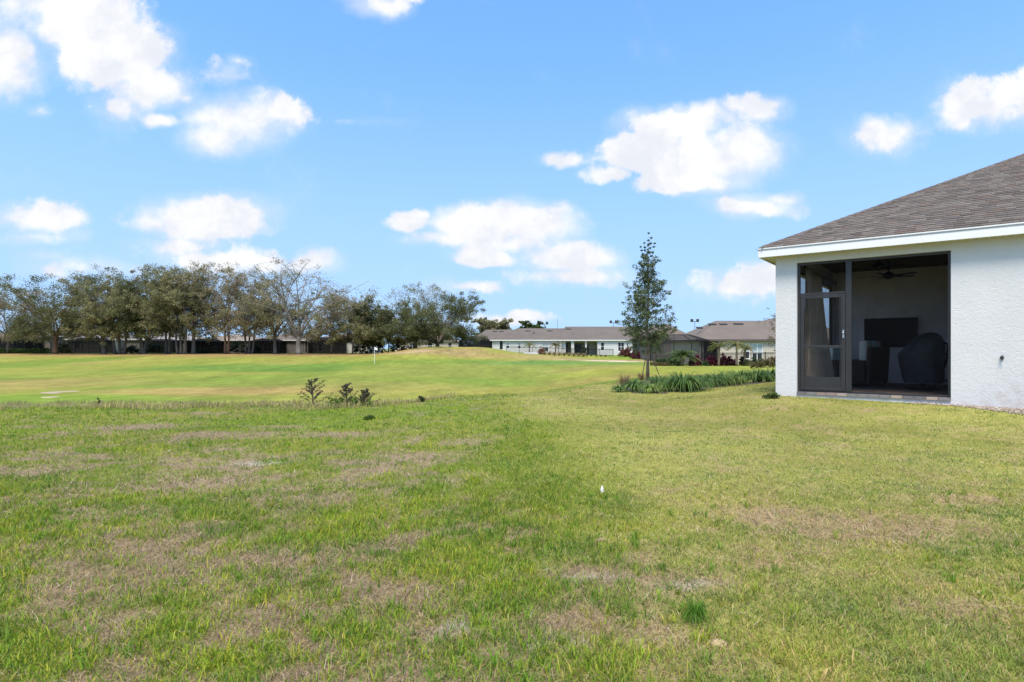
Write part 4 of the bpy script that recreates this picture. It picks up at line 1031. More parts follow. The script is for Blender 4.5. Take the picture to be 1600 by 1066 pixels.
def loveseat():
    # local x along the back, local y toward the front; back turned to the camera's right
    P = loc2w(1.53, 2.72, FLOOR); rt = root('wicker_loveseat', P, 'dark wicker loveseat with teal and white striped cushions on the porch', 'loveseat', None, math.atan2(.655, .755))
    L, Dp = 1.42, .82
    bk = MB(); bk.add([(0, 0, .06), (L, 0, .06), (L, .10, .06), (0, .10, .06), (.02, -.06, .98), (L-.02, -.06, .98), (L-.02, .03, 1.0), (.02, .03, 1.0)], [(0,3,2,1),(4,5,6,7),(0,1,5,4),(1,2,6,5),(2,3,7,6),(3,0,4,7)])
    bk.build('backrest', M_wicker, rt, bevel=.02)
    for x in (0, L-.14):
        MB().box((x, .10, .06), (x+.14, Dp, .66)).build('arm', M_wicker, rt, bevel=.03)
    MB().box((.14, .10, .08), (L-.14, Dp-.02, .34)).build('seat_base', M_wicker, rt, bevel=.02)
    for x in (.16, L/2+.01):
        m = MB(); cushion(m, (x, .16, .34), (x+L/2-.17, Dp+.02, .48)); m.build('seat_cushion', M_stripe, rt, smooth=True)
        m = MB(); cushion(m, (x, .10, .50), (x+L/2-.17, .30, 1.16), .07); m.build('back_cushion', M_stripe, rt, smooth=True)
    for x in (.06, L-.06):
        for y in (.06, Dp-.06): MB().bar((x, y, 0), (x, y, .07), .05).build('foot', M_black, rt)
loveseat()
def armchair():
    P = loc2w(.75, 3.95, FLOOR); rt = root('wicker_armchair', P, 'dark wicker armchair half hidden behind the screen door post', 'armchair', None, RZ+1.2)
    MB().box((-.38, -.38, .06), (-.26, .38, .64)).build('arm', M_wicker, rt, bevel=.03); MB().box((.26, -.38, .06), (.38, .38, .64)).build('arm', M_wicker, rt, bevel=.03)
    MB().box((-.26, -.36, .08), (.26, .36, .34)).build('seat_base', M_wicker, rt, bevel=.02); MB().box((-.26, .26, .34), (.26, .38, .92)).build('backrest', M_wicker, rt, bevel=.03)
    m = MB(); cushion(m, (-.25, -.34, .34), (.25, .24, .48)); m.build('seat_cushion', M_stripe, rt, smooth=True)
    m = MB(); cushion(m, (-.25, .08, .49), (.25, .25, 1.02), .06); m.build('back_cushion', M_stripe, rt, smooth=True)
armchair()
def covered_chair():
    P = loc2w(2.62, 2.55, FLOOR); rt = root('covered_patio_chair', P, 'swivel chair under a dark blue grey vinyl cover on the porch', 'covered chair', None, RZ)
    m = MB(); m.lathe((0, 0, 0), [(.36, .0), (.37, .02), (.34, .045), (.06, .06), (.05, .18)], 24); m.build('swivel_base', M_black, rt, smooth=False)
    # draped cover: outline rings rise from skirt to seat, then the raised back at the right
    n = 28; rings = []
    prof = [(.16, .37, .36, .00, .02), (.30, .41, .38, -.01, .03), (.52, .43, .40, -.03, .03), (.72, .45, .41, -.05, .02), (.80, .47, .40, -.06, .0), (.90, .41, .36, .0, -.04), (1.03, .36, .30, .06, -.08), (1.16, .29, .23, .10, -.10), (1.27, .20, .15, .13, -.11), (1.315, .09, .07, .14, -.11), (1.325, .01, .01, .14, -.11)]
    vs = []; fs = []; rnd = random.Random(4); ph = rnd.random()*6
    for j, (z, a, b_, ox, oy) in enumerate(prof):
        for k in range(n):
            t = 2*PI*k/n; f = 1+.050*math.sin(5*t+ph+z*1.3)*(1-j/11)+.038*math.sin(9*t+2*ph+z*4)+.02*math.sin(14*t-z*7)
            sq = lambda c: math.copysign(abs(c)**.75, c)
            sag = -.05*math.sin(3*t+1)*(1 if 3 <= j <= 7 else 0)*.6
            vs.append((ox+sq(math.cos(t))*a*f, oy+sq(math.sin(t))*b_*f, z+sag))
    for i in range(len(prof)-1):
        for k in range(n): fs.append((i*n+k, i*n+(k+1) % n, (i+1)*n+(k+1) % n, (i+1)*n+k))
    fs.append(tuple(range((len(prof)-1)*n, len(prof)*n)))
    o = MB().add(vs, fs).build('cover', M_cover, rt, smooth=True); md = o.modifiers.new('sub', 'SUBSURF'); md.levels = 1; md.render_levels = 1
    MB().tube([(.40, .18, .5), (.45, .20, .8), (.47, .10, 1.05), (.40, .05, 1.08)], .025, 6).build('back_frame', M_black, rt)
covered_chair()
def tv():
    rt = root('television', loc2w(1.78, 5.17, 1.74), 'black flat television mounted on the porch back wall', 'television', None, RZ)
    MB().box((-.62, -.06, -.40), (.62, -.005, .41)).build('bezel', M_black, rt, bevel=.006); MB().box((-.605, -.064, -.375), (.605, -.0605, .395)).build('screen', M_tv, rt)
    MB().box((-.2, -.005, -.15), (.2, .028, .15)).build('wall_bracket', M_black, rt)
tv()
def rack():
    rt = root('side_cart', loc2w(3.08, 3.5, FLOOR), 'small dark cart with two pale shelves beside the covered chair', 'cart', None, RZ)
    for z in (.16, .62): MB().box((-.30, -.22, z), (.30, .22, z+.045)).build('shelf', M_conc, rt, bevel=.01)
    for x in (-.27, .27):
        for y in (-.19, .19):
            MB().bar((x, y, .04), (x, y, .80), .03).build('leg', M_black, rt); m = MB(); m.lathe((x, y, 0), [(.02, 0), (.035, .01), (.035, .035), (.02, .045)], 10); m.build('wheel', M_black, rt)
    MB().box((-.31, -.23, .80), (.31, .23, .84)).build('top', M_black, rt, bevel=.01)
rack()
def fan(s, w, z, label, rot):
    rt = root('ceiling_fan', loc2w(s, w, z), label, 'ceiling fan', 'ceiling fans over the porch', RZ)
    m = MB(); m.lathe((0, 0, 0), [(.02, 3.58-z), (.075, 3.585-z), (.085, 3.60-z)][::1], 16); m.build('canopy', M_black, rt)
    m = MB(); m.tube([(0, 0, .09), (0, 0, 3.59-z)], .018, 8); m.build('downrod', M_black, rt)
    m = MB(); m.lathe((0, 0, -.06), [(.03, -.02), (.09, 0), (.13, .05), (.13, .10), (.07, .15), (.02, .17)], 20); m.build('motor', M_black, rt, smooth=True)
    for k in range(5):
        a = rot+2*PI*k/5; c, s_ = math.cos(a), math.sin(a); mb = MB()
        def q(r, t, zz): return (c*r-s_*t, s_*r+c*t, zz)
        mb.add([q(.10, -.03, .01), q(.22, -.055, .012), q(.66, -.075, .018), q(.70, 0, .012), q(.66, .075, 0), q(.22, .055, -.002), q(.10, .03, -.002)]+[q(.10, -.03, .002), q(.22, -.055, .004), q(.66, -.075, .010), q(.70, 0, .004), q(.66, .075, -.008), q(.22, .055, -.010), q(.10, .03, -.010)],
               [(0,1,2,3,4,5,6), (13,12,11,10,9,8,7)]+[(i, i+7, (i+1) % 7+7, (i+1) % 7) for i in range(7)])
        mb.build('blade', M_black, rt)
fan(1.86, 1.27, 3.13, 'front black ceiling fan, nearer the porch screen', .3)
fan(1.88, 3.31, 3.13, 'rear black ceiling fan, nearer the television wall', .75)
def curtain():
    rt = root('curtain', loc2w(0, 0, 0), 'taupe curtain gathered along the left side of the porch', 'curtain', None, RZ)
    nu, nv = 90, 14; vs = []; fs = []
    for j in range(nv+1):
        t = j/nv; z = 3.15-(3.15-.50)*t
        for i in range(nu+1):
            u = i/nu; fold = math.sin(u*PI*2*7.5+.6*math.sin(t*3))*(.055+.03*t)
            w = .52+(1.55+.35*t)*u; s = .52+fold+(.26*t**1.3)*u**1.5+.02*math.sin(9*u+4*t)
            vs.append((s, w+.03*math.cos(u*PI*2*7.5), z))
    for j in range(nv):
        for i in range(nu): k = j*(nu+1)+i; fs.append((k, k+1, k+nu+2, k+nu+1))
    o = MB().add(vs, fs).build('drape', M_curtain, rt, smooth=True); md = o.modifiers.new('solid', 'SOLIDIFY'); md.thickness = .004
    MB().tube([(.50, .46, 3.17), (.50, 4.9, 3.17)], .014, 8).build('curtain_rod', M_black, rt)
curtain()

# ------------------------------------------------------------------ houses across the course
def hip_roof(x0, x1, y0, y1, z, ridge, oh=.45, hl=None, hr=None):
    """hip roof over a rectangle in local coordinates"""
    x0, x1, y0, y1 = x0-oh, x1+oh, y0-oh, y1+oh; h = min(x1-x0, y1-y0)/2; m = MB(); t = .16
    if hl is not None or (x1-x0) >= (y1-y0): r = [(x0+(h if hl is None else hl), (y0+y1)/2, ridge), (x1-(h if hr is None else hr), (y0+y1)/2, ridge)]; fs = [(0, 1, 5, 4), (1, 2, 5), (2, 3, 4, 5), (3, 0, 4)]
    else: r = [((x0+x1)/2, y0+h, ridge), ((x0+x1)/2, y1-h, ridge)]; fs = [(0, 1, 4), (1, 2, 5, 4), (2, 3, 5), (3, 0, 4, 5)]
    vs = [(x0, y0, z), (x1, y0, z), (x1, y1, z), (x0, y1, z)]+r
    m.add(vs, fs); return m, (x0, x1, y0, y1)
def eaves(x0, x1, y0, y1, z, parent, m=None):
    f = MB(); t = .05
    f.box((x0+.01, y0+.01, z-.20), (x1-.01, y0+t, z-.004)); f.box((x0+.01, y1-t, z-.20), (x1-.01, y1-.01, z-.004)); f.box((x0+.01, y0+t, z-.20), (x0+t, y1-t, z-.004)); f.box((x1-t, y0+t, z-.20), (x1-.01, y1-t, z-.004))
    f.build('fascia', m or M_fascia, parent)
    MB().box((x0+t, y0+t, z-.19), (x1-t, y1-t, z-.17)).build('soffit', m or M_white, parent)
def window(parent, x0, x1, z0, z1, y, fmat=None, panes=(1, 2), shade=False):
    f = MB(); t = .07; fmat = fmat or M_white
    f.box((x0, y-.05, z0), (x0+t, y+.05, z1)); f.box((x1-t, y-.05, z0), (x1, y+.05, z1)); f.box((x0+t, y-.05, z1-t), (x1-t, y+.05, z1)); f.box((x0+t, y-.05, z0), (x1-t, y+.05, z0+t))
    W_ = (x1-x0-2*t); Hh = (z1-z0-2*t)
    for i in range(1, panes[0]): x = x0+t+W_*i/panes[0]; f.box((x-.035, y-.045, z0+t), (x+.035, y+.045, z1-t))
    for i in range(1, panes[1]): z = z0+t+Hh*i/panes[1]; f.box((x0+t, y-.04, z-.025), (x1-t, y+.04, z+.025))
    w = f.build('window', fmat, parent)
    if shade:
        MB().box((x0+t, y+.0, z0+t+Hh*.45), (x1-t, y+.01, z1-t)).build('shade', M_shade, w); MB().box((x0+t, y+.0, z0+t), (x1-t, y+.01, z0+t+Hh*.45)).build('pane', M_glass, w)
    else: MB().box((x0+t, y+.0, z0+t), (x1-t, y+.01, z1-t)).build('pane', M_glass, w)
def wall_with_openings(parent, x0, x1, zb, zt, ops, mt, depth, th=.2, name='wall'):
    """front wall at local y=0 with real openings; ops = [(xa, xb, za, zb2, kind)]"""
    b = MB(); xs = x0
    for (xa, xb, za, zc, k) in sorted(ops):
        if xa > xs: b.box((xs, 0, zb), (xa, th, zt))
        if za > zb: b.box((xa, 0, zb), (xb, th, za))
        if zc < zt: b.box((xa, 0, zc), (xb, th, zt))
        xs = xb
    if xs < x1: b.box((xs, 0, zb), (x1, th, zt))
    b.box((x0, th, zb), (x0+th, depth, zt)); b.box((x1-th, th, zb), (x1, depth, zt)); b.box((x0+th, depth-th, zb), (x1-th, depth, zt))
    return b.build(name, mt, parent)
M_lightcage = screen_mat('pool_cage_screen_thin', .58, (.012,.013,.014))
def cage(parent, x0, x1, y0, y1, z0, z1, z2, ins=1.6, step=2.2, smat=None):
    """screened pool enclosure: bars, screen walls and sloped screen top"""
    f = MB(); t = .07
    n = max(2, int(round((x1-x0)/step)))
    for i in range(n+1):
        x = x0+(x1-x0)*i/n; f.bar((x, y0, z0), (x, y0, z1), t)
        xi = x0+ins+(x1-x0-2*ins)*i/n; f.bar((x, y0, z1), (xi, y0+ins, z2), t*.8); f.bar((xi, y0+ins, z2), (xi, y1, z2), t*.8)
    m = max(1, int(round((y1-y0)/2.5)))
    for i in range(1, m+1):
        for x in (x0, x1): f.bar((x, y0+(y1-y0)*i/m, z0), (x, y0+(y1-y0)*i/m, z1), t)
    for z in (z0+.05, z0+1.0, z1): f.bar((x0, y0, z), (x1, y0, z), t*.8)
    for x in (x0, x1): f.bar((x, y0, z1), (x, y1, z1), t)
    f.bar((x0+ins, y0+ins, z2), (x1-ins, y0+ins, z2), t*.8)
    e = f.build('screen_enclosure', M_black, parent)
    M_cagescreen = smat or globals()['M_cagescreen']
    s = MB(); s.add([(x0, y0, z0), (x1, y0, z0), (x1, y0, z1), (x0, y0, z1)], [(0, 1, 2, 3)]); s.build('screen_panel', M_cagescreen, e)
    s = MB(); s.add([(x0, y0, z1), (x1, y0, z1), (x1-ins, y0+ins, z2), (x0+ins, y0+ins, z2)], [(0, 1, 2, 3)]); s.build('screen_panel', M_cagescreen, e)
    s = MB(); s.add([(x0, y0, z0), (x0, y0, z1), (x0, y1, z1), (x0, y1, z0)], [(0, 1, 2, 3)]); s.build('screen_panel', M_cagescreen, e)
    s = MB(); s.add([(x1, y0, z0), (x1, y0, z1), (x1, y1, z1), (x1, y1, z0)], [(3, 2, 1, 0)]); s.build('screen_panel', M_cagescreen, e)
    s = MB(); s.add([(x0+ins, y0+ins, z2), (x1-ins, y0+ins, z2), (x1-ins, y1, z2), (x0+ins, y1, z2)], [(0, 1, 2, 3)]); s.add([(x0, y0, z1), (x0+ins, y0+ins, z2), (x0+ins, y1, z2), (x0, y1, z1)], [(0, 1, 2, 3)]); s.add([(x1, y0, z1), (x1, y1, z1), (x1-ins, y1, z2), (x1-ins, y0+ins, z2)], [(0, 1, 2, 3)])
    s.build('roof_screen', M_cagescreen, e)
def roof_vents(parent, lst, x0, x1, y0, z, slope):
    for (x, q, w) in lst:
        m = MB(); zz = z+slope*q; m.add([(x-w/2, y0+q, zz-.02), (x+w/2, y0+q, zz-.02), (x+w/2, y0+q+.5, zz+slope*.5), (x-w/2, y0+q+.5, zz+slope*.5), (x-w/2, y0+q, zz+.16), (x+w/2, y0+q, zz+.16), (x+w/2, y0+q+.5, zz+slope*.5+.06), (x-w/2, y0+q+.5, zz+slope*.5+.06)], [(0,3,2,1),(4,5,6,7),(0,1,5,4),(1,2,6,5),(2,3,7,6),(3,0,4,7)])
        m.build('roof_vent', M_vent, parent)
def far_house(label, px0, px1, D, zb, ze, zr, depth, wmat, rmat, ops=(), cols=(), name='house', group='houses beyond the golf course', fas=None, vents=(), cages=(), back=3.0, oh=.45, inner=None, hl=None, hr=None, roof1=None):
    xl = at(px0, D); rt = root(name, (xl, D, 0), label, 'house', group); X = lambda p: at(p, D)-xl
    L = X(px1)
    o2 = []
    for (pa, pb, za, zc, k) in ops: o2.append((X(pa), X(pb), za, zc, k))
    wall_with_openings(rt, 0, L, zb-.8, ze-.18, o2, wmat, depth)
    for (xa, xb, za, zc, k) in o2:
        if k.startswith('win'): window(rt, xa, xb, za, zc, .10, panes=(2 if '2' in k else 1, 2), shade='s' in k[3:])
        elif k == 'door': MB().box((xa, .06, za), (xb, .12, zc)).build('door', M_black, rt)
        elif k == 'lanai':
            b = MB(); b.box((xa, back, zb-.5), (xb, back+.15, ze-.2)); b.box((xa-.15, .2, zb-.5), (xa, back, ze-.2)); b.box((xb, .2, zb-.5), (xb+.15, back, ze-.2)); b.box((xa, .0, zb-.5), (xb, back, zb+.02)); b.build('porch_wall', inner or M_tanwall, rt)
            window(rt, xa+.5, min(xb-.4, xa+3.2), zb+.03, zb+2.3, back-.06, M_black, (2, 1))
    for p in cols:
        x = X(p); MB().box((x-.17, -.03, zb-.5), (x+.17, .31, ze-.18)).build('column', wmat, rt)
    m, (x0, x1, y0, y1) = hip_roof(0, X(roof1) if roof1 else L, 0, depth, ze, zr, oh, hl, hr); R = m.build('roof', rmat, rt); eaves(x0, x1, y0, y1, ze, rt, fas)
    sl = (zr-ze)/((y1-y0)/2)
    roof_vents(rt, [(X(p), q, w) for p, q, w in vents], x0, x1, y0, ze, sl)
    for (pa, pb, ya, za, zc, zd) in cages: cage(rt, X(pa), X(pb), ya, -.02, za, zc, zd, smat=M_lightcage if D < 90 else None)
    return rt
zy = lambda py, D: EYE+(545-py)/F*D
HG = 'houses behind the oak row'
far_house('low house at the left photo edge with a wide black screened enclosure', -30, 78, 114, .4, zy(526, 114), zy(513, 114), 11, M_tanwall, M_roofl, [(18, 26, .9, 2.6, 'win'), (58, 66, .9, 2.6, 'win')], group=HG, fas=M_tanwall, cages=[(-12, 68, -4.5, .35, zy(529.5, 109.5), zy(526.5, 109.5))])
far_house('white walled house with pale roof and double window right of the reddish oak trunk', 104, 180, 116, .4, zy(530, 116), zy(514, 116), 12, M_wwall, M_roofl, [(117, 124, zy(545, 116), zy(535, 116), 'win2'), (109, 111, zy(538.5, 116), zy(536, 116), 'win')], group=HG, cages=[(129, 178, -4.0, .35, zy(532, 112), zy(528, 112))])
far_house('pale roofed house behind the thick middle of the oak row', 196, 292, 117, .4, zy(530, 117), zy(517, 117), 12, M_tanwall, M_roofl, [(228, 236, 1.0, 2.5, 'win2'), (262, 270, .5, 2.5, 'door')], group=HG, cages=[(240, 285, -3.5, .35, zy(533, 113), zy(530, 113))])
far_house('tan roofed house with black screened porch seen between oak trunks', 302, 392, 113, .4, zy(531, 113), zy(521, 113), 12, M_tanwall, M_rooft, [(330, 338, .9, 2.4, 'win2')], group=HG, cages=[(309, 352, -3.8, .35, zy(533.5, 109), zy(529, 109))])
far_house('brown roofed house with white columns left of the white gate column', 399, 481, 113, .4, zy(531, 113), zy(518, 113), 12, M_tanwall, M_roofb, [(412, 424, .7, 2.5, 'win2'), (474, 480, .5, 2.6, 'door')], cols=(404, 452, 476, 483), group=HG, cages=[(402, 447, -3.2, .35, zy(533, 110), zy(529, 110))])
far_house('dim house with a long dark screened enclosure left of the golf flag', 488, 574, 114, .4, zy(530, 114), zy(519, 114), 12, M_wwall, M_roofb, [(497, 503, .8, 2.3, 'win')], group=HG, cages=[(493, 541, -4.0, .35, zy(531.5, 110), zy(527, 110))])
far_house('cream house with brown roof half hidden by the grassy mound', 618, 716, 124, .4, zy(532, 124), zy(517, 124), 12, M_cream, M_roofb, [(640, 648, 1.2, 2.6, 'win2'), (668, 676, 1.2, 2.6, 'win'), (700, 706, 1.2, 2.6, 'win')], group=HG)
WG_ = 'white houses across the course'
far_house('grey roofed house with black pool cage left of the white house row', 741, 800, 122, .1, zy(531, 122), zy(513.5, 122), 14, M_wwall, M_roofg, [], group=WG_, hl=2.6, hr=2, roof1=830, vents=[(772, 5.6, 1.0), (783, 5.6, 1.0)], cages=[(721, 768, -5.0, .6, zy(532, 117), zy(526, 117))])
far_house('long white house with grey roof and black side door', 769, 884, 112, .05, zy(531, 112), zy(511, 112), 15, M_wwall, M_roofg,
          [(780.8, 785.5, zy(546, 112), zy(533, 112), 'door'), (791, 796, zy(545, 112), zy(535, 112), 'wins'), (809, 814, zy(545, 112), zy(535, 112), 'wins'), (847, 857, zy(550, 112), zy(535, 112), 'win2s')],
          cols=(), group=WG_, hl=5.4, hr=3, roof1=935, vents=[(826, 5.6, 1.1), (862, 5.6, 1.1), (835, 4.2, .5)])
far_house('white house with grey roof and three bay columned porch', 874, 1004, 111.6, .0, zy(531, 111.6), zy(508, 111.6), 16, M_wwall, M_roofg,
          [(877.5, 892.5, zy(556, 111.6), zy(533.5, 111.6), 'lanai'), (897, 933.5, zy(556, 111.6), zy(533.5, 111.6), 'lanai'), (938.5, 944.5, zy(548, 111.6), zy(535, 111.6), 'win'), (965.5, 975.5, zy(549, 111.6), zy(535, 111.6), 'win2'), (979, 982, zy(546, 111.6), zy(535.5, 111.6), 'win')],
          cols=(876, 894.8, 915.5), group=WG_, hl=2.4, hr=3, roof1=1045, vents=[(893, 6.4, 1.1)], inner=mat('porch_grey_green_wall', (.34,.36,.32), .85, 0, .05, 1))
far_house('brown hip roofed house behind the young oak', 1020, 1080, 88, -.2, zy(528, 88), zy(504.5, 88), 15, M_tanwall, M_roofb, [], group=WG_, vents=[(1058, 5.0, 1.0)], fas=M_tanwall)
def tan_house():
    D = 65.0
    rt = far_house('cream house with brown roof, palms and black fence in front, left of the near house', 1093, 1345, D, -.5, zy(530.5, D), zy(497.5, D), 11.5, M_cream, M_roofb,
        [(1099.5, 1122, -.45, zy(534, D), 'lanai'), (1137, 1143, zy(537, D), zy(534, D), 'win'), (1164, 1172, zy(561, D), zy(537, D), 'wins'), (1175, 1192, zy(565, D), zy(537, D), 'win2s'), (1262, 1276, zy(561, D), zy(537, D), 'win2s')],
        cols=(1097,), group=WG_, fas=mat('brown_fascia', (.10,.075,.06), .6), hl=4.3, hr=4, vents=[(1107, 3.4, .7), (1134, 4.6, .9), (1152, 4.6, .9), (1178, 4.7, 1.1)], cages=[(1016, 1096, -2.6, -.5, zy(532, D-2.6), zy(523, D-1))], back=3.2)
    X = lambda p: at(p, D)-at(1093, D)
    m, (x0, x1, y0, y1) = hip_roof(X(1183), X(1345)+.1, 2.2, 16, zy(530.5, D)+.45, zy(491, D), .45); o = m.build('upper_roof', M_roofb, rt)
tan_house()
def fence(px0, px1, D, z0f, h, label, gap=.13, post=2.4, D2=None):
    x0, x1 = at(px0, D), at(px1, D2 or D); rt = root('metal_fence', (x0, D, 0), label, 'fence', 'black metal fences round the gardens')
    L = x1-x0; dy = (D2 or D)-D; n = max(2, int(round(math.hypot(L, dy)/post)))
    zz = lambda t: gz(x0+L*t, D+dy*t)
    pk = MB()
    for i in range(n):
        a, b = i/n, (i+1)/n
        for r_ in (.12, h-.15, h-.02): MB().bar((L*a, dy*a, zz(a)+r_), (L*b, dy*b, zz(b)+r_), .05).build('rail', M_black, rt)
        m = int(round(math.hypot(L, dy)/n/gap))
        for k in range(1, m):
            t = a+(b-a)*k/m; pk.bar((L*t, dy*t, zz(t)+.06), (L*t, dy*t, zz(t)+h-.02), .028)
    for i in range(n+1):
        t = i/n; MB().bar((L*t, dy*t, zz(t)-.1), (L*t, dy*t, zz(t)+h+.05), .085).build('post', M_black, rt)
    tag(pk.build('pickets', M_black, rt), kind='stuff')
fence(791, 893, 107.5, 0, 1.25, 'black picket fence before the white house with black side door')
fence(895, 958, 106.5, 0, 1.25, 'black picket fence before the white columned porch')
fence(1096, 1262, 60.5, 0, 1.35, 'black picket fence behind the palms at the cream house')
# palms
def palm(px, D, h, r, label, lean=0, n=22, pal=None, group='palms in the far gardens', twin=False, tr=.11):
    x0 = at(px, D); z0 = gz(x0, D); rt = root('palm_tree', (x0, D, z0-.05), label, 'palm', group)
    pal = pal if pal is not None else np.array([(.11,.14,.030),(.15,.165,.040),(.085,.115,.028)])
    rnd = random.Random(int(px)); mb = MB(); fr = MB()
    Vs = []; Cs = []; Qs = []; off = 0
    for st in ((0, 1) if twin else (0,)):
        ln = lean+(.35*(1 if st else -1) if twin else 0)
        tp = Vector((ln*h*.6, 0, h)); mb.tube(curve((0, 0, 0), tp, (-.1*ln, 0, 0), 5), [tr*1.3, tr, tr*.9, tr*.9, tr*1.2], 8)
        for k in range(n):
            a = 2*PI*k/n*1.0+rnd.uniform(-.2, .2); el = rnd.uniform(.0, 1.35); ln_ = r*rnd.uniform(.8, 1.15)
            p = []; 
            for j in range(7):
                t = j/6; p.append(tp+Vector((math.cos(a)*ln_*t*math.cos(el*.6), math.sin(a)*ln_*t*math.cos(el*.6), ln_*(math.sin(el)*t*1.1-(.45+.25*max(el, 0))*t*t))))
            fr.tube(p, [.016, .014, .012, .010, .008, .006, .004], 3, cap=False)
            c = pal[rnd.randrange(len(pal))]*rnd.uniform(.8, 1.2)
            for j in range(1, 7):
                for sub in (0, .5):
                    q = p[j-1].lerp(p[j], .5+sub) if j < 6 or sub == 0 else p[j]
                    d = (p[j]-p[j-1]).normalized(); sd = d.cross(Vector((0, 0, 1)))
                    sd = sd.normalized() if sd.length > .01 else Vector((1, 0, 0))
                    for sg in (-1, 1):
                        L = r*.30*(1-.5*abs(j/6-.45))*rnd.uniform(.8, 1.1); tip = q+sd*sg*L*.85+d*L*.55-Vector((0, 0, L*.35)); w_ = d*.035*max(r, .8)
                        Vs += [q-w_, q+w_, tip]; Cs += [c, c, c*1.1]; Qs.append((off, off+1, off+2)); off += 3
    mb.build('trunk', M_palmtr, rt, smooth=True); fr.build('frond_stems', M_palmtr, rt)
    obj('fronds', np_mesh('fronds', np.array([tuple(v) for v in Vs]), np.array(Qs), M_leaf, np.array(Cs)), rt)
PG = np.array([(.075,.125,.030),(.10,.15,.035),(.06,.10,.025)]); PY = np.array([(.15,.175,.045),(.19,.19,.065),(.11,.15,.035)])
palm(1067, 58, 1.15, 1.45, 'bushy twin stemmed green palm before the black pool cage', 0, 20, PG, twin=True, tr=.08)
palm(1123, 58.5, 2.05, 1.15, 'left palm of the three beside the fence, crown over the dark porch', .05, 22, PY)
palm(1151, 58.5, 2.15, 1.20, 'middle palm of the three beside the fence, before the cream wall', 0, 22, PY)
palm(1163, 59.2, 1.75, 1.05, 'right palm of the three beside the fence, left of the shaded windows', .1, 20, np.array([(.17,.165,.055),(.12,.13,.04)]))
palm(827, 108.8, 1.75, 1.45, 'single palm before the white wall with shaded windows', 0, 20, PY, 'palms in the far gardens')
palm(868, 108.6, 1.7, 1.5, 'single palm left of the white columned porch', .03, 22, np.array([(.17,.15,.06),(.13,.13,.04)]))
# shrubs
def shrub(px, D, h, r, label, pal, name='shrub', cat='shrub', group=None, n=60, leaf=.10, per=16, tall=False, box=False):
    x0 = at(px, D); rt = root(name, (x0, D, gz(x0, D)-.02), label, cat, group)
    d = RNG.normal(0, 1, (n, 3)); d /= np.linalg.norm(d, axis=1)[:, None]; d[:, 2] = np.abs(d[:, 2])
    if box: d = np.sign(d)*np.abs(d)**.5
    rr = RNG.uniform(.55, 1.0, n)[:, None]
    P = d*rr*np.array([r, r, h*.9])+np.array([0, 0, h*.06])
    V, Q, c = leaf_cloud(P, np.full(n, max(leaf*1.6, r*.22)), per, leaf, pal, .3); obj('foliage', np_mesh('foliage', V, Q, M_leaf, c), rt)
    mb = MB()
    for k in range(5): mb.tube([(0, 0, -.02), tuple(P[k]*.85)], [.025, .012], 4, cap=False)
    mb.build('stems', M_wood, rt)
RED = np.array([(.16,.022,.045),(.105,.018,.035),(.21,.035,.060),(.065,.022,.028)])
REDB = np.array([(.15,.055,.045),(.11,.05,.035),(.19,.075,.05)])
GRN = np.array([(.050,.088,.030),(.07,.11,.035),(.04,.07,.025)]); BRN = np.array([(.165,.145,.060),(.20,.165,.065),(.12,.12,.045)])
RG = 'red leaved shrubs at the far gardens'
shrub(1090, 59.4, 1.25, .42, 'tallest crimson shrub just left of the fence end post', RED, 'red_shrub', 'shrub', RG)
shrub(1082, 59.8, 1.0, .40, 'dark reddish shrub between bushy palm and fence end', np.array([(.075,.03,.03),(.05,.035,.025)]), 'red_shrub', 'shrub', RG)
shrub(1112, 59.3, 1.15, .68, 'widest crimson shrub left of the palm trunks', RED, 'red_shrub', 'shrub', RG, 90)
shrub(1130, 59.3, 1.30, .42, 'crimson shrub between the left and middle palms', RED, 'red_shrub', 'shrub', RG)
shrub(1142, 59.6, 1.05, .55, 'dark crimson shrub touching the middle palm trunk', RED*.8, 'red_shrub', 'shrub', RG)
shrub(1161, 60.0, 1.05, .40, 'crimson and green shrub under the right palm', np.array([(.16,.03,.045),(.06,.10,.03),(.05,.085,.03)]), 'red_shrub', 'shrub', RG)
shrub(976, 105.0, 1.45, 1.15, 'rusty red shrub before the white wall left of the young oak', REDB, 'red_shrub', 'shrub', RG, 90, .14)
shrub(982, 106.2, 1.9, .75, 'taller crimson shrub rising behind the rusty red one', RED, 'red_shrub', 'shrub', RG, 50, .14)
shrub(996, 98.0, 1.8, 1.2, 'crimson shrub seen left of the young oak trunk', RED, 'red_shrub', 'shrub', RG, 80, .14)
shrub(1006, 97.0, 1.6, 1.0, 'crimson shrub half behind the young oak trunk', RED, 'red_shrub', 'shrub', RG, 70, .14)
shrub(846, 103.5, 1.5, .65, 'single salmon red shrub at the right end of the concrete slab', np.array([(.26,.13,.09),(.21,.10,.07),(.30,.18,.11)]), 'red_shrub', 'shrub', RG, 50, .14)
GS = 'green shrubs at the far gardens'
shrub(1040, 61.0, .95, .75, 'rounded green shrub left of the bushy palm, nearest the young oak', GRN, 'green_shrub', 'shrub', GS, 70)
shrub(1053, 60.5, 1.05, .80, 'green shrub touching the bushy palm', GRN, 'green_shrub', 'shrub', GS, 70)
shrub(1030, 62.0, .8, .6, 'low green shrub directly right of the young oak trunk', GRN, 'green_shrub', 'shrub', GS, 50)
shrub(1102, 58.7, .55, .40, 'low green shrub before the fence end', GRN, 'green_shrub', 'shrub', GS, 40)
shrub(1178, 59.5, .95, .50, 'green shrub below the shaded double window', GRN, 'green_shrub', 'shrub', GS, 50)
shrub(1167, 58.9, .75, .4, 'small pale green shrub right of the right palm', np.array([(.11,.14,.05),(.14,.16,.06)]), 'green_shrub', 'shrub', GS, 40)
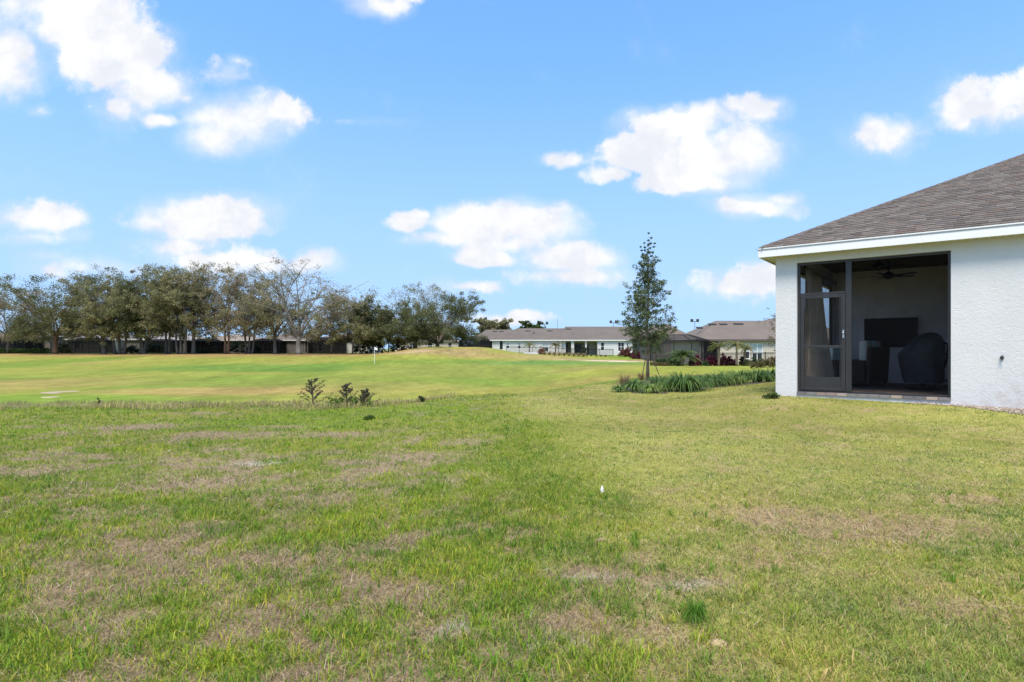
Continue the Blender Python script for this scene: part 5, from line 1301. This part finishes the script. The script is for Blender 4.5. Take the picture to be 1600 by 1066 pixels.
shrub(912, 107.5, 2.3, .62, 'tall narrow green shrub before the columned porch', np.array([(.055,.085,.035),(.08,.105,.045)]), 'green_shrub', 'shrub', GS, 70, .13)
BG = 'clipped brown hedge shrubs at the far gardens'
for i, (px, D, h, r, lab) in enumerate([(1181, 47, .62, .55, 'clipped yellow brown shrub, leftmost of three above the lilies'), (1192, 49, .85, .5, 'clipped yellow brown shrub, middle of three above the lilies'), (1204, 50, 1.0, .6, 'clipped orange brown shrub, tallest of three at the house corner'), (1218, 50, .9, .6, 'clipped brown shrub hidden behind the house corner')]):
    shrub(px, D, h, r, lab, BRN if i < 2 else np.array([(.20,.135,.06),(.15,.125,.05)]), 'clipped_shrub', 'shrub', BG, 60, .07, 22, box=True)
for i, px in enumerate((1022, 1029, 1036, 1043)):
    shrub(px, 58.5, .42, .34, 'clipped tan shrub in the low row, %s' % ('nearest the young oak trunk', 'second from the young oak', 'third from the young oak', 'farthest from the young oak')[i], np.array([(.22,.165,.075),(.17,.14,.06)]), 'clipped_shrub', 'shrub', BG, 34, .06, 20, box=True)
og = 'tan ornamental grasses by the concrete slab'
ordn = ('beside the salmon shrub', 'second from the salmon shrub', 'third from the salmon shrub', 'fourth from the salmon shrub', 'fifth from the salmon shrub', 'sixth from the salmon shrub', 'seventh from the salmon shrub', 'eighth, just left of the last', 'last at the right end')
for i in range(9):
    px = 851+i*7.6; D = 101.5+.3*math.sin(i*2)
    strap_plant(at(px, D), D, 'ornamental_grass', 'tan ornamental grass in the row, '+ordn[i], 'ornamental grass', og, 130, .95, .035, np.array([(.26,.20,.10),(.33,.27,.16),(.20,.155,.075),(.17,.16,.06)]), 1.0, 3)
for i, px in enumerate((917, 924, 932, 939, 946)):
    strap_plant(at(px, 103.5), 103.5, 'ornamental_grass', 'small dark garden grass, %s along the porch fence' % ('first', 'second', 'third', 'fourth', 'fifth')[i], 'ornamental grass', 'small dark grasses along the porch fence', 60, .5, .05, np.array([(.10,.09,.045),(.075,.075,.035)]), .9, 3)
# hedge below the left-edge house
for i in range(8):
    px = 2+i*10.3
    shrub(px, 104.5, 1.05, 1.0, 'light green hedge shrub before the left edge house, %s' % ('touching the photo edge', 'second from the photo edge', 'third from the photo edge', 'fourth from the photo edge', 'fourth from the oak trunk', 'third from the oak trunk', 'second from the oak trunk', 'touching the reddish oak trunk')[i], np.array([(.10,.16,.035),(.13,.19,.04),(.08,.13,.03)]), 'hedge_shrub', 'shrub', 'hedge before the left edge house', 44, .14)
UN = np.array([(.045,.06,.025),(.06,.075,.03),(.035,.048,.022)])
for i, (px, D, h, r, lab) in enumerate([(100, 108, 2.1, 1.2, 'dark bush between the reddish oak trunk and the white gable wall'), (206, 107, 1.6, 1.6, 'dark low bush under the darkest forked oak'), (243, 107, 2.2, 1.7, 'dark bush behind the oak row near its middle'), (318, 108, .9, 1.2, 'low bush before the tan roofed screened porch'), (372, 106, 2.4, 1.8, 'brownish undergrowth bush under the tallest oak'), (398, 106, 2.0, 1.5, 'undergrowth bush under the moss hung oak'), (564, 105, 2.6, 1.6, 'bright dark green bush behind the thin leaning oak'), (590, 106, 3.2, 1.8, 'tall dark bush just behind the golf flag'), (621, 107, 2.9, 1.5, 'dark bush left of the mound'), (642, 107.5, 1.6, 2.4, 'clipped dark hedge on the left of the mound')]):
    shrub(px, D, h, r, lab, UN if i != 6 else np.array([(.05,.095,.03),(.07,.12,.04)]), 'bush', 'bush', 'bushes under the oak row', 70, .17, 18)
for (px, D, h, r_), lab in zip(shrub_later, ('dark bush behind the black pool cage of the white house row', 'dark bush right of the cream house behind the mound')):
    shrub(px, D, h, r_, lab, UN, 'bush', 'bush', 'bushes behind the pool cage', 70, .2, 20)
def twig_tree():
    px, D = 1222, 30; x0 = at(px, D); rt = root('thin_tree', (x0, D, gz(x0, D)), 'thin grey leafed tree poking out behind the near house corner', 'tree')
    rnd = random.Random(2); mb = MB(); tips = []
    mb.tube([(0, 0, 0), (0, 0, 1.4), (.05, 0, 2.6)], [.05, .04, .03], 6)
    for k in range(22):
        z = 1.3+1.3*rnd.random(); a = rnd.uniform(0, 2*PI); e = Vector((math.cos(a)*.85*rnd.uniform(.5, 1), math.sin(a)*.8, z+rnd.uniform(.0, .95)))
        mb.tube(curve((0, 0, z), e, (0, 0, .1), 4), [.014, .010, .007, .003], 4, cap=False)
        for q in range(5): tips.append(tuple(Vector((0, 0, z)).lerp(e, .45+.15*q)+Vector((rnd.gauss(0, .1), rnd.gauss(0, .1), rnd.gauss(-.1, .15)))))
    mb.build('trunk', M_bark, rt, smooth=True)
    V, Q, c = leaf_cloud(np.array(tips), np.full(len(tips), .16), 12, .05, np.array([(.13,.125,.07),(.16,.145,.09),(.10,.105,.055)])); obj('crown', np_mesh('crown', V, Q, M_leaf, c), rt)
twig_tree()
# golf flag, bunkers, slab, light poles
def flag():
    D = 72.0; x0 = at(585, D); rt = root('golf_flag', (x0, D, gz(x0, D)), 'white golf flagstick standing on the putting green', 'golf flag')
    MB().tube([(0, 0, -.05), (0, 0, 2.15)], .024, 6).build('pole', M_white, rt)
    m = MB(); vs = []; n = 7
    for i in range(n):
        t = i/(n-1)
        for z in (2.14, 1.82): vs.append((.03+.36*t, .06*math.sin(t*5), z-.12*t))
    m.add(vs, [(2*i, 2*i+1, 2*i+3, 2*i+2) for i in range(n-1)]); o = m.build('cloth', M_flag, rt); o.modifiers.new('s', 'SOLIDIFY').thickness = .008
flag()
def patch(name, cx, cy, rx, ry, m, dz=.03, seed=0, ragged=.25):
    n = 40; nR = 5; vs = []; fs = []
    for k in range(1, nR+1):
        for i in range(n):
            a = 2*PI*i/n; w = 1+ragged*(vnoise(np.array([math.cos(a)*1.7+seed]), np.array([math.sin(a)*1.7+seed*3]), 5)[0]-.5)*2
            x, y = cx+math.cos(a)*rx*w*k/nR, cy+math.sin(a)*ry*w*k/nR; vs.append((x, y, gz(x, y)+(dz if k < nR else -.03)))
    vs.append((cx, cy, gz(cx, cy)+dz))
    for k in range(nR-1):
        for i in range(n): fs.append((k*n+i, (k+1)*n+i, (k+1)*n+(i+1) % n, k*n+(i+1) % n))
    for i in range(n): fs.append((len(vs)-1, i, (i+1) % n))
    tag(MB().add(vs, fs).build(name, m, smooth=True), kind='structure')
patch('sand_patch', at(88, 30.6), 30.6, .60, .9, M_sand, .03, 1, .7); patch('sand_patch', at(78, 27.4), 27.4, .40, .35, mat('thin_sand', (.36,.29,.17), .95, 0, .2, 2), .025, 2)
patch('sand_bunker', at(640, 91), 91, 3.6, .9, mat('old_bunker_sand', (.33,.24,.125), .95, 0, .3, .9), .06, 3, .6)
patch('sand_path', at(948, 84), 84, 3.4, 1.0, mat('pale_sand', (.52,.42,.30), .95, 0, .15, 1), .05, 5); patch('sand_path', at(972, 80), 80, 2.2, .7, mat('pale_sand_fine', (.50,.40,.28), .95, 0, .15, 1), .05, 6)
def slab():
    D = 104.0; xl, xr = at(817, D), at(845, D); rt = root('concrete_spillway', (xl, D, 0), 'pale grey sloping concrete slab between the mound and the tan grasses', 'concrete slab')
    w = xr-xl; za = gz(xl, D)
    zb_ = zy(560.5, 101.5); zt = zy(550.5, D)
    MB().add([(-.1, -2.5, zb_-.3), (w, -2.5, zb_-.3), (w, 0, zb_-.3), (0, 0, zb_-.3), (-.1, -2.5, zb_), (w, -2.5, zb_), (w, 0, zt), (.15, 0, zt)], [(0,3,2,1),(4,5,6,7),(0,1,5,4),(1,2,6,5),(2,3,7,6),(3,0,4,7)]).build('slab', M_conc, rt, bevel=.05)
    MB().box((w*.48, -2.6, zb_-.25), (w*.52, -2.45, zb_+.05)).build('lip', M_conc, rt)
slab()
def light_pole(px, py, D, label):
    x0 = at(px, D); zt = zy(py, D); rt = root('light_pole', (x0, D, 0), label, 'light pole', 'field light poles beyond the roofs')
    MB().tube([(0, 0, -.2), (0, 0, zt)], [.16, .11], 8).build('pole', M_steel, rt); MB().box((-1.1, -.06, zt-.2), (1.1, .06, zt-.05)).build('cross_arm', M_black, rt)
    for x in (-.75, .75): MB().box((x-.32, -.25, zt-.05), (x+.32, .2, zt+.55)).build('floodlight', M_vent, rt, bevel=.05)
light_pole(850.5, 506, 160, 'field light pole left of the thin aerial mast'); light_pole(958.5, 504, 165, 'field light pole rising over the white columned house roof'); light_pole(1085.5, 502, 150, 'field light pole between the young oak and the cream house roof')
def aerial():
    D = 150; x0 = at(871, D); zt = zy(497, D); rt = root('aerial_mast', (x0, D, 0), 'thin aerial mast over the white house roof', 'mast')
    MB().tube([(0, 0, -.2), (0, 0, zt)], [.12, .05], 6).build('pole', M_steel, rt); MB().box((-.35, -.03, zt-.8), (.35, .03, zt-.72)).build('cross_bar', M_steel, rt)
aerial()
